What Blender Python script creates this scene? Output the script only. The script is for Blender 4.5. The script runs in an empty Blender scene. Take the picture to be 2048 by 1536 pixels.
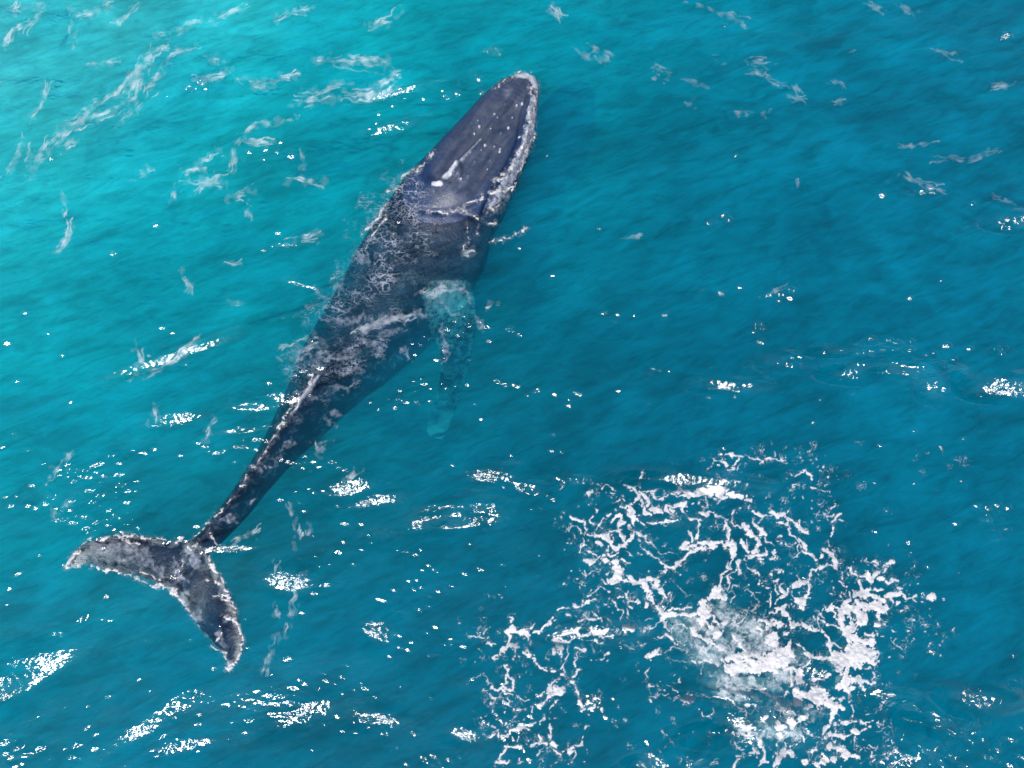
import bpy, math, random
import numpy as np
from mathutils import Vector
from mathutils.bvhtree import BVHTree

C = bpy.context.scene.collection
sc = bpy.context.scene

# ------------------------------------------------------------------ camera
TILT = math.radians(15.5)    # the drone looks a little ahead of straight down
CT, ST = math.cos(TILT), math.sin(TILT)
H = 13.3                     # metres above the water
F = 1380.0               # focal length in pixels of the 2048 px wide photograph
cam_d = bpy.data.cameras.new('camera'); cam = bpy.data.objects.new('camera', cam_d); C.objects.link(cam)
cam.location = (0, 0, H); cam.rotation_euler = (TILT, 0, 0)
cam_d.sensor_width = 36.0; cam_d.lens = 36.0 * F / 2048.0
cam_d.clip_start = 0.1; cam_d.clip_end = 5000
sc.camera = cam

# ------------------------------------------------------------------ sky and sun
SUN_DIR = Vector((-0.320, -0.575, 0.755)).normalized()
world = bpy.data.worlds.new("World"); sc.world = world; world.use_nodes = True
nt = world.node_tree; nt.nodes.clear()
sky = nt.nodes.new('ShaderNodeTexSky'); sky.sky_type = 'NISHITA'; sky.sun_disc = False
sky.sun_elevation = math.asin(SUN_DIR.z)
sky.sun_rotation = math.atan2(SUN_DIR.x, SUN_DIR.y)
bg = nt.nodes.new('ShaderNodeBackground'); bg.inputs['Strength'].default_value = 0.11
wo = nt.nodes.new('ShaderNodeOutputWorld')
nt.links.new(sky.outputs[0], bg.inputs[0]); nt.links.new(bg.outputs[0], wo.inputs[0])
sun_d = bpy.data.lights.new('sun', 'SUN'); sun = bpy.data.objects.new('sun', sun_d); C.objects.link(sun)
sun_d.energy = 4.5; sun_d.angle = math.radians(0.5); sun_d.color = (1.0, 0.955, 0.93)
sun.rotation_euler = SUN_DIR.to_track_quat('Z', 'Y').to_euler(); sun.location = SUN_DIR * 50

sc.view_settings.view_transform = 'Standard'; sc.view_settings.look = 'None'
sc.view_settings.exposure = 0.44; sc.view_settings.gamma = 1.0
try: sc.view_settings.use_curve_mapping = False
except Exception: pass
cy = sc.cycles
sc.render.engine = 'CYCLES'
cy.max_bounces = 8; cy.diffuse_bounces = 2; cy.glossy_bounces = 2; cy.volume_bounces = 2
cy.transparent_max_bounces = 24; cy.transmission_bounces = 2
cy.use_denoising = True
cy.caustics_reflective = False; cy.caustics_refractive = False
cy.sample_clamp_indirect = 2.0

# ------------------------------------------------------------------ helpers
def w3(px, py, z=0.0):
    """point that the photograph shows at pixel (px, py), standing at height z"""
    cx, cy_ = px - 1024.0, 768.0 - py
    wy = cy_ * CT + F * ST; wz = F * CT - cy_ * ST
    k = (H - z) / wz
    return (cx * k, wy * k, z)

_rng = np.random.default_rng(7)
def fnoise(shape, scale, seed=0, aniso=(1, 1), ang=0.0):
    """smooth random field, zero mean, unit deviation; scale = feature size in cells"""
    r = np.random.default_rng(seed)
    n = r.standard_normal(shape)
    fy = np.fft.fftfreq(shape[0])[:, None]; fx = np.fft.rfftfreq(shape[1])[None, :]
    c, s = math.cos(ang), math.sin(ang)
    u = (fx * c + fy * s) * aniso[0]; v = (-fx * s + fy * c) * aniso[1]
    g = np.exp(-(u * u + v * v) * (scale * 2.2) ** 2)
    out = np.fft.irfft2(np.fft.rfft2(n) * g, s=shape)
    out -= out.mean(); out /= out.std() + 1e-9
    return out

def smooth(a, b, x):
    t = np.clip((x - a) / (b - a), 0, 1); return t * t * (3 - 2 * t)

def mesh_obj(name, verts, faces4, mat=None, smooth_shade=True, attrs=None, parent=None):
    me = bpy.data.meshes.new(name)
    verts = np.asarray(verts, dtype=np.float32); faces4 = np.asarray(faces4, dtype=np.int32)
    nf = len(faces4); k = faces4.shape[1]
    me.vertices.add(len(verts)); me.vertices.foreach_set('co', verts.ravel())
    me.loops.add(nf * k); me.loops.foreach_set('vertex_index', faces4.ravel())
    me.polygons.add(nf)
    me.polygons.foreach_set('loop_start', np.arange(0, nf * k, k, dtype=np.int32))
    me.polygons.foreach_set('loop_total', np.full(nf, k, dtype=np.int32))
    me.polygons.foreach_set('use_smooth', np.full(nf, smooth_shade, dtype=bool))
    me.update(calc_edges=True)
    if attrs:
        for an, av in attrs.items():
            at = me.attributes.new(an, 'FLOAT', 'POINT')
            at.data.foreach_set('value', np.asarray(av, dtype=np.float32))
    ob = bpy.data.objects.new(name, me); C.objects.link(ob)
    if mat: me.materials.append(mat)
    if parent: ob.parent = parent
    return ob

class N:
    """short node-tree builder"""
    def __init__(s, name):
        s.m = bpy.data.materials.new(name); s.m.use_nodes = True
        s.t = s.m.node_tree; s.t.nodes.clear()
        s.out = s.t.nodes.new('ShaderNodeOutputMaterial')
    def n(s, kind, **kw):
        nd = s.t.nodes.new(kind)
        for k, v in kw.items():
            if k.startswith('i_'):
                key = k[2:]; key = int(key) if key.isdigit() else key.replace('_', ' ')
                nd.inputs[key].default_value = v
            else: setattr(nd, k, v)
        return nd
    def l(s, a, b): s.t.links.new(a, b)
    def ramp(s, fac, stops, interp='LINEAR'):
        r = s.n('ShaderNodeValToRGB'); r.color_ramp.interpolation = interp
        e = r.color_ramp.elements
        while len(e) < len(stops): e.new(0.5)
        for el, (p, c) in zip(e, stops):
            el.position = p; el.color = (c, c, c, 1) if not hasattr(c, '__len__') else (*c, 1)
        s.l(fac, r.inputs[0]); return r.outputs[0]
    def math(s, op, a, b=None, clamp=False):
        m = s.n('ShaderNodeMath', operation=op, use_clamp=clamp)
        for i, v in enumerate((a, b)):
            if v is None: continue
            if isinstance(v, (int, float)): m.inputs[i].default_value = v
            else: s.l(v, m.inputs[i])
        return m.outputs[0]
    def noise(s, vec, scale, detail=4, rough=0.55, dist=0.0):
        t = s.n('ShaderNodeTexNoise'); t.inputs['Scale'].default_value = scale
        t.inputs['Detail'].default_value = detail; t.inputs['Roughness'].default_value = rough
        t.inputs['Distortion'].default_value = dist
        if vec is not None: s.l(vec, t.inputs['Vector'])
        return t.outputs['Fac']
    def attr(s, name):
        return s.n('ShaderNodeAttribute', attribute_name=name).outputs['Fac']
    def mapping(s, vec, rot=0.0, scale=(1, 1, 1)):
        # turn first, then stretch: 'scale' below 1 draws the pattern out along the direction 'rot'
        m = s.n('ShaderNodeMapping', vector_type='TEXTURE'); m.inputs['Rotation'].default_value = (0, 0, rot)
        m.inputs['Scale'].default_value = tuple(1 / q if q else 1e6 for q in scale); s.l(vec, m.inputs['Vector']); return m.outputs[0]

def tag(o, label=None, cat=None, kind=None, group=None):
    if label: o['label'] = label
    if cat: o['category'] = cat
    if kind: o['kind'] = kind
    if group: o['group'] = group
    return o
# ------------------------------------------------------------------ water surface
DX = 0.026
XI, YI, YC = 14.6, 10.6, 4.6
gx = np.arange(-XI, XI + DX / 2, DX); gy = np.arange(YC - YI, YC + YI + DX / 2, DX)
NXI, NYI = len(gx), len(gy)
GX, GY = np.meshgrid(gx, gy)

def band(lo, hi, ang, spread, seed):
    """random wave field of wavelengths lo..hi metres travelling about angle ang; unit slope rms"""
    sh = (NYI, NXI)
    r = np.random.default_rng(seed); n = np.fft.rfft2(r.standard_normal(sh))
    ky = np.fft.fftfreq(sh[0], DX)[:, None]; kx = np.fft.rfftfreq(sh[1], DX)[None, :]
    k = np.sqrt(kx * kx + ky * ky) + 1e-9
    th = np.arctan2(ky, kx) - ang
    dirw = np.exp(-np.sin(th) ** 2 / (2 * spread ** 2)) * 0.9 + 0.1
    l0, l1, lk = math.log(1 / hi), math.log(1 / lo), np.log(k)
    mid, half = (l0 + l1) / 2, (l1 - l0) / 2
    g = np.exp(-((lk - mid) / half) ** 2 * 1.5) / k ** 2
    h = np.fft.irfft2(n * g * dirw, s=sh)
    a, b = np.gradient(h, DX)
    return h / math.sqrt((a * a + b * b).mean())

TILT_K = 1.0; RIP_BASE = 0.030; RIP_GL = 0.16; ROUGH = 0.12
DEP0, DEP1 = 1.0, 0.12
SCAT = (0.003, 0.66, 1.0); SCAT_D = 0.255
ABSC = (0.0, 0.928, 0.984); ABS_D = 1.0
HW = 0.040 * band(1.2, 5.0, math.radians(108), 0.5, 1)
HW += 0.042 * band(0.35, 1.2, math.radians(112), 0.6, 2)

# ruffled patches that throw the sun back: centre x, y, half length, half height (photo pixels), tilt of the crest in degrees, strength
GL = [(700,975,26,16,20,1),(745,1003,40,12,15,.8),(845,1058,46,16,12,1),(890,1030,42,20,14,1),(950,1032,42,18,18,1),(975,1003,22,14,30,.9),
 (985,950,34,14,10,1),(1030,978,26,18,0,1),(1058,975,16,16,0,.9),(1115,958,36,6,0,.8),(1070,1010,30,14,0,.35),(575,1163,24,20,0,.9),(645,1165,14,22,0,.35),
 (548,800,44,14,8,.9),(505,822,22,14,0,1),(495,858,34,8,10,.8),(590,760,40,16,10,.4),(340,840,34,14,8,.7),(345,712,60,9,22,.9),(150,950,44,16,0,.6),
 (230,975,38,14,0,.45),(450,1098,30,7,0,1),(30,1350,46,24,20,1),(15,1385,24,20,0,.9),(325,1430,42,13,38,.8),(370,1390,30,10,20,.5),
 (600,1430,34,14,25,.8),(755,1438,26,12,0,.7),(758,1262,18,22,0,.8),(815,1280,32,14,10,.5),(900,1280,40,12,12,.6),(360,1495,26,10,10,.8),
 (1750,745,46,14,0,1),(1830,742,36,10,0,.9),(1870,778,16,18,0,.8),(1700,702,40,8,0,.7),(1790,690,40,8,0,.6),(1460,772,38,10,0,.9),(2020,775,40,16,0,.9),
 (1560,722,26,14,0,.7),(1940,700,60,8,0,.4),(1640,740,60,14,0,.25),(1765,1390,26,8,0,1),(1840,1425,24,16,0,1),(1822,1428,10,12,0,1),(1880,1445,26,10,0,.8),
 (1955,1398,34,16,0,.8),(1832,1480,16,10,0,1),(1810,1515,30,14,20,1),(1880,1520,30,14,0,.6),(2000,1500,40,16,0,.5),(780,255,34,7,15,.9),(790,185,38,6,12,.9),
 (905,192,48,8,5,.6),(945,157,20,6,0,.5),(985,105,20,6,0,.6),(500,310,40,12,10,.4),(570,490,20,5,0,.8),(605,570,22,5,-20,.8),(470,605,22,10,10,.5),
 (390,178,24,6,5,.5),(1970,1030,34,12,0,.6),(2000,1065,24,8,0,.5),(930,650,40,10,0,.6),(1000,662,26,7,-10,.6),(815,798,40,14,15,.6),(900,690,50,20,0,.3),
 (1015,775,50,8,0,.45),(860,770,30,10,0,.4),(650,925,40,12,0,.35),(590,925,30,14,0,.5),(1125,788,50,10,0,.35),(1820,385,30,6,0,.6),(1720,1120,60,20,0,.1),
 (1460,440,40,8,0,.4),(1440,582,20,8,0,.4),(1570,590,34,10,10,.5),(1515,655,10,18,0,.5),(2035,445,26,12,0,.8),(1240,630,60,10,0,.25),(1300,750,30,6,0,.4),
 (1480,1450,50,14,12,1),(1500,1475,40,14,8,.9),(1585,1465,24,24,0,.9),(1330,1520,40,14,10,.8),(1300,1535,20,16,0,.9),(1385,1525,16,12,0,.6),(1180,1408,18,16,30,.8),
 (1170,1268,60,12,5,.9),(1225,1262,24,8,0,1),(1390,962,70,12,-4,.9),(1330,1045,34,8,5,.7),(1455,1395,40,6,-2,.9),(1500,1405,40,6,-4,.7),(1560,1430,40,12,-20,.6),
 (1635,1345,18,12,0,.8),(1235,1445,20,8,20,.5),(1225,1402,10,8,0,.5),(1160,1430,50,20,0,.25),(990,1440,30,20,0,.45),(940,1470,24,10,0,.8),(855,1525,30,10,0,.6),
 (205,1235,20,8,0,.1),(165,1238,14,6,0,.5),(110,1270,14,6,10,.4),(790,1215,60,20,0,.15),(1110,900,8,5,0,.6),(540,1400,50,30,0,.25),(690,1450,60,20,0,.3),
 (720,1100,120,30,0,.12),(460,890,60,10,0,.3),(160,1000,90,20,0,.3),(270,905,30,8,5,.4),(170,1060,20,40,40,.45),(220,1045,50,14,0,.5),(70,1500,60,20,0,.3),
 (640,1370,60,20,0,.25),(430,900,20,6,0,.4),(330,1080,40,8,0,.3),(620,1000,60,20,0,.15),(900,1150,100,30,0,.08),(1900,1480,70,40,0,.4),(1040,1460,40,30,0,.3)]
_gr = np.random.default_rng(5)
for _ in range(300):
    # lone sparkles, more of them towards the near side where the sun glitters
    x_, y_ = _gr.uniform(0, 2048), 1536 * _gr.uniform(0, 1) ** .5
    r_ = _gr.uniform(1.6, 4.2)
    GL.append((x_, y_, r_ * _gr.uniform(1, 1.6), r_, 10, _gr.uniform(.8, 1.0)))
NB = len(GL) - 300
loose = [g for g in GL[:NB] if g[5] < .62]; tight = [g for g in GL[:NB] if g[5] >= .62]
GL = tight + GL[NB:]
for (cx, cyy, rx, ry, a, st) in loose:
    # thin glitter: many separate sparkles instead of one ruffled patch
    c_, s_ = math.cos(math.radians(a)), math.sin(math.radians(a))
    for _ in range(int(3 + rx * ry * st / 22)):
        u_, v_ = _gr.normal(0, .75 * rx), _gr.normal(0, .75 * ry); r_ = _gr.uniform(1.8, 4.6)
        GL.append((cx + u_ * c_ + v_ * s_, cyy - u_ * s_ + v_ * c_, r_ * 1.5, r_, a, .95))
for g in tight:
    for _ in range(int(2 + g[2] / 9)):
        # stragglers strung out along the crest on both sides of a glittering patch
        u_, v_ = _gr.normal(0, 1.3 * g[2]), _gr.normal(0, 1.6 * g[3] + 5); c_, s_ = math.cos(math.radians(g[4])), math.sin(math.radians(g[4]))
        r_ = _gr.uniform(1.6, 4.0)
        GL.append((g[0] + u_ * c_ + v_ * s_, g[1] - u_ * s_ + v_ * c_, r_ * 1.5, r_, g[4], .9))
tilt_h = np.zeros((NYI, NXI)); RM = np.zeros((NYI, NXI))
camp = Vector((0, 0, H))
for (cx, cyy, rx, ry, a, st) in GL:
    x0, y0, _ = w3(cx, cyy)
    hv = ((camp - Vector((x0, y0, 0))).normalized() + SUN_DIR).normalized()
    sx, sy = -hv.x / hv.z, -hv.y / hv.z            # surface slope that mirrors the sun to the drone
    k_ = (Vector((x0, y0, -H)).length) / 1500; rx, ry = (rx * k_ * 1.38, ry * k_ * 1.05) if rx > 9 else (rx * k_, ry * k_ * 1.1)
    i0, i1 = np.searchsorted(gx, x0 - 3 * rx - .2), np.searchsorted(gx, x0 + 3 * rx + .2)
    j0, j1 = np.searchsorted(gy, y0 - 3 * rx - .2), np.searchsorted(gy, y0 + 3 * rx + .2)
    if i1 <= i0 or j1 <= j0: continue
    X = GX[j0:j1, i0:i1] - x0; Y = GY[j0:j1, i0:i1] - y0
    ca, sa = math.cos(math.radians(a)), math.sin(math.radians(a))
    U = (X * ca + Y * sa) / rx; V = (-X * sa + Y * ca) / ry
    q = U * U + V * V
    w = np.exp(-q * .55)
    tilt_h[j0:j1, i0:i1] += (sx * X + sy * Y) * np.exp(-(q * .42) ** 2) * (TILT_K if rx > .12 else 1.25) * st
    RM[j0:j1, i0:i1] = np.maximum(RM[j0:j1, i0:i1], w * st)
RM *= np.clip(.75 + .45 * fnoise(RM.shape, 5, 31), 0, 1.3)
RM = np.clip(RM, 0, 1)
HW += tilt_h
rip = band(0.075, 0.14, math.radians(110), 1.2, 3)
HW += rip * (RIP_BASE + RIP_GL * RM)
HW -= HW.mean()

def extend(a, n=46, g=1.16):
    d = a[1] - a[0]; st = d * g ** np.arange(1, n + 1)
    right = a[-1] + np.cumsum(st); left = a[0] - np.cumsum(st)
    return np.concatenate([left[::-1], a, right]), n
ax, NE = extend(gx); ay, _ = extend(gy)
AX, AY = np.meshgrid(ax, ay)
HF = np.zeros(AX.shape); HF[NE:-NE, NE:-NE] = HW
# fade the open edge of the modelled sea into a long low swell
ex = np.clip((np.minimum(AX + XI, XI - AX)) / .8, 0, 1) * np.clip((np.minimum(AY - YC + YI, YI - AY + YC)) / .8, 0, 1)
swell = .03 * np.sin(AX * .9 + AY * 2.1) + .02 * np.sin(AX * 2.3 - AY * 1.4 + 1) 
HF = HF * ex + swell * (1 - ex) * np.exp(-np.maximum(np.abs(AX) - XI, 0) / 30) * np.exp(-np.maximum(np.abs(AY - YC) - YI, 0) / 30)

def hsample(x, y):
    """water height at x, y, the same bilinear surface the mesh has"""
    fx = np.clip((x + XI) / DX, 0, NXI - 1.001); fy = np.clip((y - YC + YI) / DX, 0, NYI - 1.001)
    i = fx.astype(int); j = fy.astype(int); u = fx - i; v = fy - j
    G = HF[NE:-NE, NE:-NE]
    return (G[j, i] * (1 - u) * (1 - v) + G[j, i + 1] * u * (1 - v) + G[j + 1, i] * (1 - u) * v + G[j + 1, i + 1] * u * v)

def depth(x, y):
    t = np.clip((x + 12) * .62 - (y - 12) * .62, -3, 60)
    return DEP0 + DEP1 * np.maximum(t, 0) + .115 * np.maximum(t - 1, 0) ** 1.6 + .1 * np.minimum(t, 0)

# closed body of water: wavy top, skirt, flat underside far below the sea bed
ny, nx = AX.shape
vt = np.stack([AX, AY, HF], -1).reshape(-1, 3)
idx = np.arange(nx * ny).reshape(ny, nx)
top = np.stack([idx[:-1, :-1], idx[:-1, 1:], idx[1:, 1:], idx[1:, :-1]], -1).reshape(-1, 4)
ring = np.concatenate([idx[0, :], idx[1:, -1], idx[-1, -2::-1], idx[-2:0:-1, 0]])
vb = vt[ring].copy(); vb[:, 2] = -60
nb = len(ring); b0 = len(vt)
a_ = np.arange(nb); n_ = (a_ + 1) % nb
side = np.stack([ring[n_], ring[a_], b0 + a_, b0 + n_], -1)
cen = b0 + nb
allv = np.concatenate([vt, vb, [[0, 0, -60]]])
bot = np.stack([b0 + n_, b0 + a_, np.full(nb, cen)], -1)
bot4 = np.stack([b0 + a_[::2], np.full(len(a_[::2]), cen), b0 + n_[n_[::2]] if False else b0 + (a_[::2] + 2) % nb, b0 + (a_[::2] + 1) % nb], -1)
rm_all = np.zeros(AX.shape); rm_all[NE:-NE, NE:-NE] = RM

M = N('sea_water')
geo = M.n('ShaderNodeNewGeometry').outputs['Position']
mp = M.mapping(geo, math.radians(17), (.8, 2.0, 1))
n1 = M.noise(mp, 5.5, 3, .6); n2 = M.noise(mp, 17, 3, .6); 
rmk = M.attr('ruffle')
bmp = M.n('ShaderNodeBump'); bmp.inputs['Distance'].default_value = 1.0
bmp.inputs['Strength'].default_value = 1.0
hsum = M.math('ADD', M.math('MULTIPLY', n1, 0.010), M.math('MULTIPLY', n2, M.math('ADD', M.math('MULTIPLY', rmk, .006), .0022)))
M.l(hsum, bmp.inputs['Height'])
fr = M.n('ShaderNodeFresnel', i_IOR=1.333); M.l(bmp.outputs[0], fr.inputs['Normal'])
gl = M.n('ShaderNodeBsdfGlossy', distribution='BECKMANN', i_Roughness=ROUGH); M.l(bmp.outputs[0], gl.inputs['Normal'])
gl.inputs['Color'].default_value = (1, 1, 1, 1)
# lensing of the sunlight by the waves: brighter and dimmer pencils of light entering the water
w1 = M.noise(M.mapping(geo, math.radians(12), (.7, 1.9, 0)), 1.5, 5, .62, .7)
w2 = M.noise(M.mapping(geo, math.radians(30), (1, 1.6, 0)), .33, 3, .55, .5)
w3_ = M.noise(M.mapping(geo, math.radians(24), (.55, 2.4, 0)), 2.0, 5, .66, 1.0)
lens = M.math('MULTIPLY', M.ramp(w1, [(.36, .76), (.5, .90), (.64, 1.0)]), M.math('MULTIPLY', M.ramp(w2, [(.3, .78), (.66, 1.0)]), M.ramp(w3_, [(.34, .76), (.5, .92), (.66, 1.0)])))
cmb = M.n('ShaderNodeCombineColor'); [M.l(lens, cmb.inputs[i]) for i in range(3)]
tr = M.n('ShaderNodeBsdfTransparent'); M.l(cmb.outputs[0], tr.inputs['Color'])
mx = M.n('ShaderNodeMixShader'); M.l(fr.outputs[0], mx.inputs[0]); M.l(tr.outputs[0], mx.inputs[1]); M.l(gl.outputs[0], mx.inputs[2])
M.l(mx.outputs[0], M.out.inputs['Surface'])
vs = M.n('ShaderNodeVolumeScatter'); vs.inputs['Color'].default_value = (*SCAT, 1); vs.inputs['Density'].default_value = SCAT_D
vs.inputs['Anisotropy'].default_value = 0.0
va = M.n('ShaderNodeVolumeAbsorption'); va.inputs['Color'].default_value = (*ABSC, 1); va.inputs['Density'].default_value = ABS_D
ad = M.n('ShaderNodeAddShader'); M.l(vs.outputs[0], ad.inputs[0]); M.l(va.outputs[0], ad.inputs[1])
M.l(ad.outputs[0], M.out.inputs['Volume'])

water = mesh_obj('water', allv, np.concatenate([top, side, bot4]), M.m, True,
                 {'ruffle': np.concatenate([rm_all.ravel(), np.zeros(nb + 1)])})
tag(water, 'clear turquoise sea ruffled by small waves', 'sea', 'structure')

# ------------------------------------------------------------------ sea bed
bx = np.concatenate([-np.geomspace(600, 16, 30), np.arange(-15, 15.01, .25), np.geomspace(16, 600, 30)])
BX, BY = np.meshgrid(bx, bx)
BZ = -depth(BX, BY) + .05 * np.sin(BX * 1.7 + np.sin(BY * .9)) + .05 * np.sin(BY * 1.3 + 1.1 * np.sin(BX * .6))
BZ = np.maximum(BZ, -55)
ib = np.arange(BX.size).reshape(BX.shape)
S = N('sand')
pos = S.n('ShaderNodeNewGeometry').outputs['Position']
sn = S.noise(pos, .5, 5, .6)
col = S.ramp(sn, [(.3, (.62, .64, .60)), (.7, (.84, .85, .82))])
bs = S.n('ShaderNodeBsdfDiffuse'); S.l(col, bs.inputs['Color']); S.l(bs.outputs[0], S.out.inputs['Surface'])
bed = mesh_obj('sea_bed', np.stack([BX, BY, BZ], -1).reshape(-1, 3),
               np.stack([ib[:-1, :-1], ib[:-1, 1:], ib[1:, 1:], ib[1:, :-1]], -1).reshape(-1, 4), S.m)
tag(bed, 'pale sandy bottom below the turquoise water', 'sea bed', 'structure')
# ------------------------------------------------------------------ the whale
def V(px, py, z): return np.array(w3(px, py, z))

def loft(rings):
    """rings: list of (n, 3) arrays, all the same n -> closed tube with fan caps"""
    n = len(rings[0]); vs = np.concatenate(rings); fs = []
    for i in range(len(rings) - 1):
        for j in range(n):
            k = (j + 1) % n
            fs.append((i * n + j, i * n + k, (i + 1) * n + k, (i + 1) * n + j))
    c0 = len(vs); vs = np.concatenate([vs, [rings[0].mean(0)], [rings[-1].mean(0)]])
    o = (len(rings) - 1) * n
    for j in range(n):
        k = (j + 1) % n
        fs.append((c0, k, j, j)); fs.append((c0 + 1, o + j, o + k, o + k))
    return vs, fs

def resample(st, m):
    st = np.array(st, float); n = len(st)
    t = np.linspace(0, n - 1, m); out = np.zeros((m, st.shape[1]))
    P = np.vstack([2 * st[0] - st[1], st, 2 * st[-1] - st[-2]])
    for a, tt in enumerate(t):
        i = min(int(tt), n - 2); u = tt - i
        p0, p1, p2, p3 = P[i], P[i + 1], P[i + 2], P[i + 3]
        out[a] = .5 * (2 * p1 + (p2 - p0) * u + (2 * p0 - 5 * p1 + 4 * p2 - p3) * u * u + (3 * p1 - p0 - 3 * p2 + p3) * u ** 3)
    return out

# crest, left edge, right edge in the photograph; crest height, edge height, belly height, squareness of the back
ST_ = [(1061,149,1052,145,1072,154,.08,.00,-.22,2.0),
 (1044,174,1016,156,1078,184,.20,.00,-.55,2.2),
 (1018,212,972,188,1073,238,.27,-.02,-.85,2.3),
 (975,268,918,247,1062,300,.32,-.08,-1.2,2.4),
 (935,320,866,302,1040,352,.36,-.14,-1.5,2.4),
 (895,368,814,356,1016,408,.36,-.25,-1.8,2.4),
 (860,425,776,408,985,468,.10,-.45,-2.05,2.2),
 (822,485,738,462,968,530,-.10,-.65,-2.2,2.0),
 (782,555,692,545,925,596,-.20,-.85,-2.2,1.9),
 (735,632,646,625,866,676,-.24,-1.05,-2.15,1.8),
 (685,703,606,695,788,748,-.18,-1.15,-1.95,1.55),
 (633,768,578,765,712,808,.0,-1.1,-1.7,1.3),
 (580,835,540,852,648,868,-.02,-1.0,-1.4,1.1),
 (528,908,502,925,584,926,-.01,-.8,-1.15,1.05),
 (474,985,454,998,520,1000,-.01,-.6,-.9,1.05),
 (425,1048,408,1056,466,1062,.01,-.36,-.65,1.15),
 (394,1086,378,1088,424,1104,-.01,-.16,-.38,1.6),
 (376,1125,364,1122,394,1136,-.05,-.10,-.2,2.0)]
rings = []
for r in resample(ST_, 120):
    cx, cyp, lx, ly, rx, ry, zt, zm, zb, p = r
    Cc = V(cx, cyp, zt); L = V(lx, ly, zm); R = V(rx, ry, zm)
    ring = []
    for a in np.linspace(0, 2 * math.pi, 64, endpoint=False):
        u, v = math.cos(a), math.sin(a)          # u -1 left .. 1 right, v up
        e = L if u < 0 else R
        xy = Cc[:2] + (e[:2] - Cc[:2]) * abs(u)
        if v >= 0:
            z = zm + (zt - zm) * max(0., 1 - abs(u) ** p) ** (1 / max(1.05, 2.0 if p > 1.9 else 1.25))
        else:
            mid = (L[:2] + R[:2]) / 2
            z = zm + (zb - zm) * (-v)
            xy = xy + (mid - Cc[:2]) * (-v) * (1 - abs(u))
        ring.append((xy[0], xy[1], z))
    rings.append(np.array(ring))
parts = [loft(rings)]

def blade(st, m, tk, tmin=.02):
    """st: leading px, py, z, trailing px, py, z, thickness"""
    out = []
    for r in resample(st, m):
        Lp = V(r[0], r[1], r[2]); Tp = V(r[3], r[4], r[5]); th = max(r[6], tmin)
        ring = []
        for a in np.linspace(0, 2 * math.pi, 24, endpoint=False):
            c = (1 - math.cos(a)) / 2              # 0 leading .. 1 trailing
            f = math.sqrt(max(c, 0)) * (1 - c) * 2.2 + .12 * math.sqrt(max(0, 4 * c * (1 - c)))
            z = f * th / 2 * (1 if math.sin(a) >= 0 else -1)
            q = Lp + (Tp - Lp) * c; ring.append((q[0], q[1], q[2] + z))
        out.append(np.array(ring))
    return loft(out)

FL = [(133,1130,.0,136,1133,.0,.02),(138,1112,.0,150,1141,-.01,.05),(157,1093,.0,168,1137,-.02,.07),(185,1080,0,190,1131,-.03,.09),(220,1070,.0,214,1146,-.04,.10),
 (253,1067,0,243,1151,-.04,.11),(285,1069,0,272,1158,-.05,.12),(315,1076,-.01,297,1168,-.05,.13),(342,1084,-.03,320,1177,-.04,.15),(362,1080,-.06,338,1185,-.06,.16),
 (380,1080,-.08,353,1200,-.06,.18),(395,1082,-.08,366,1213,-.06,.18),(408,1092,-.07,373,1224,-.06,.22),(419,1108,-.03,382,1236,-.12,.18),(430,1128,-.02,390,1250,-.2,.15),
 (446,1158,-.01,400,1266,-.24,.13),(458,1183,0,411,1279,-.22,.12),(469,1208,0,421,1288,-.14,.11),(479,1240,0,430,1298,-.08,.10),(485,1270,0,439,1307,-.05,.09),
 (486,1293,0,446,1317,-.03,.07),(480,1320,0,449,1331,-.02,.05),(466,1338,0,455,1342,-.01,.02)]
FL = [(a, b, z - .06, c, d_, z2 - .11, t) for a, b, z, c, d_, z2, t in FL]
parts.append(blade(FL, 110, .2))
PF = [(860,575,-.95,842,640,-1.0,.24),(908,566,-.85,856,655,-1.0,.24),(944,580,-.95,868,684,-1.15,.22),(955,630,-1.2,878,716,-1.4,.19),(948,690,-1.6,876,756,-1.75,.17),
 (936,750,-2.0,868,794,-2.05,.15),(918,804,-2.1,857,832,-2.1,.13),(904,845,-1.9,848,860,-1.9,.10),(888,880,-1.8,858,876,-1.8,.04)]
parts.append(blade(PF, 60, .2))
# the far flipper, folded back under the belly
PL = [(800,470,-1.2,760,560,-1.5,.28),(745,520,-1.5,720,620,-1.7,.22),(700,620,-1.9,690,700,-2.0,.18),(670,720,-2.2,665,780,-2.3,.12),(655,800,-2.4,650,820,-2.4,.04)]
parts.append(blade(PL, 40, .2))
# low hump of the dorsal fin
dr = []
for s_ in np.linspace(-1, 1, 24):
    px, py = 628 - 34 * s_ , 768 + 46 * s_
    b = V(px, py, .0); hgt = .16 * max(0, 1 - abs(s_ - .25) ** 1.6) * (1 if s_ < .9 else .3) + .01; wd = .13 * (1 - s_ * s_) + .02
    dr.append(np.array([(b[0] + wd * math.cos(a) * .8, b[1] + wd * math.cos(a) * .5, b[2] + .02 + hgt * math.sin(a) * (1 if math.sin(a) > 0 else 2.5)) for a in np.linspace(0, 2 * math.pi, 16, endpoint=False)]))
parts.append(loft(dr))

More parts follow.
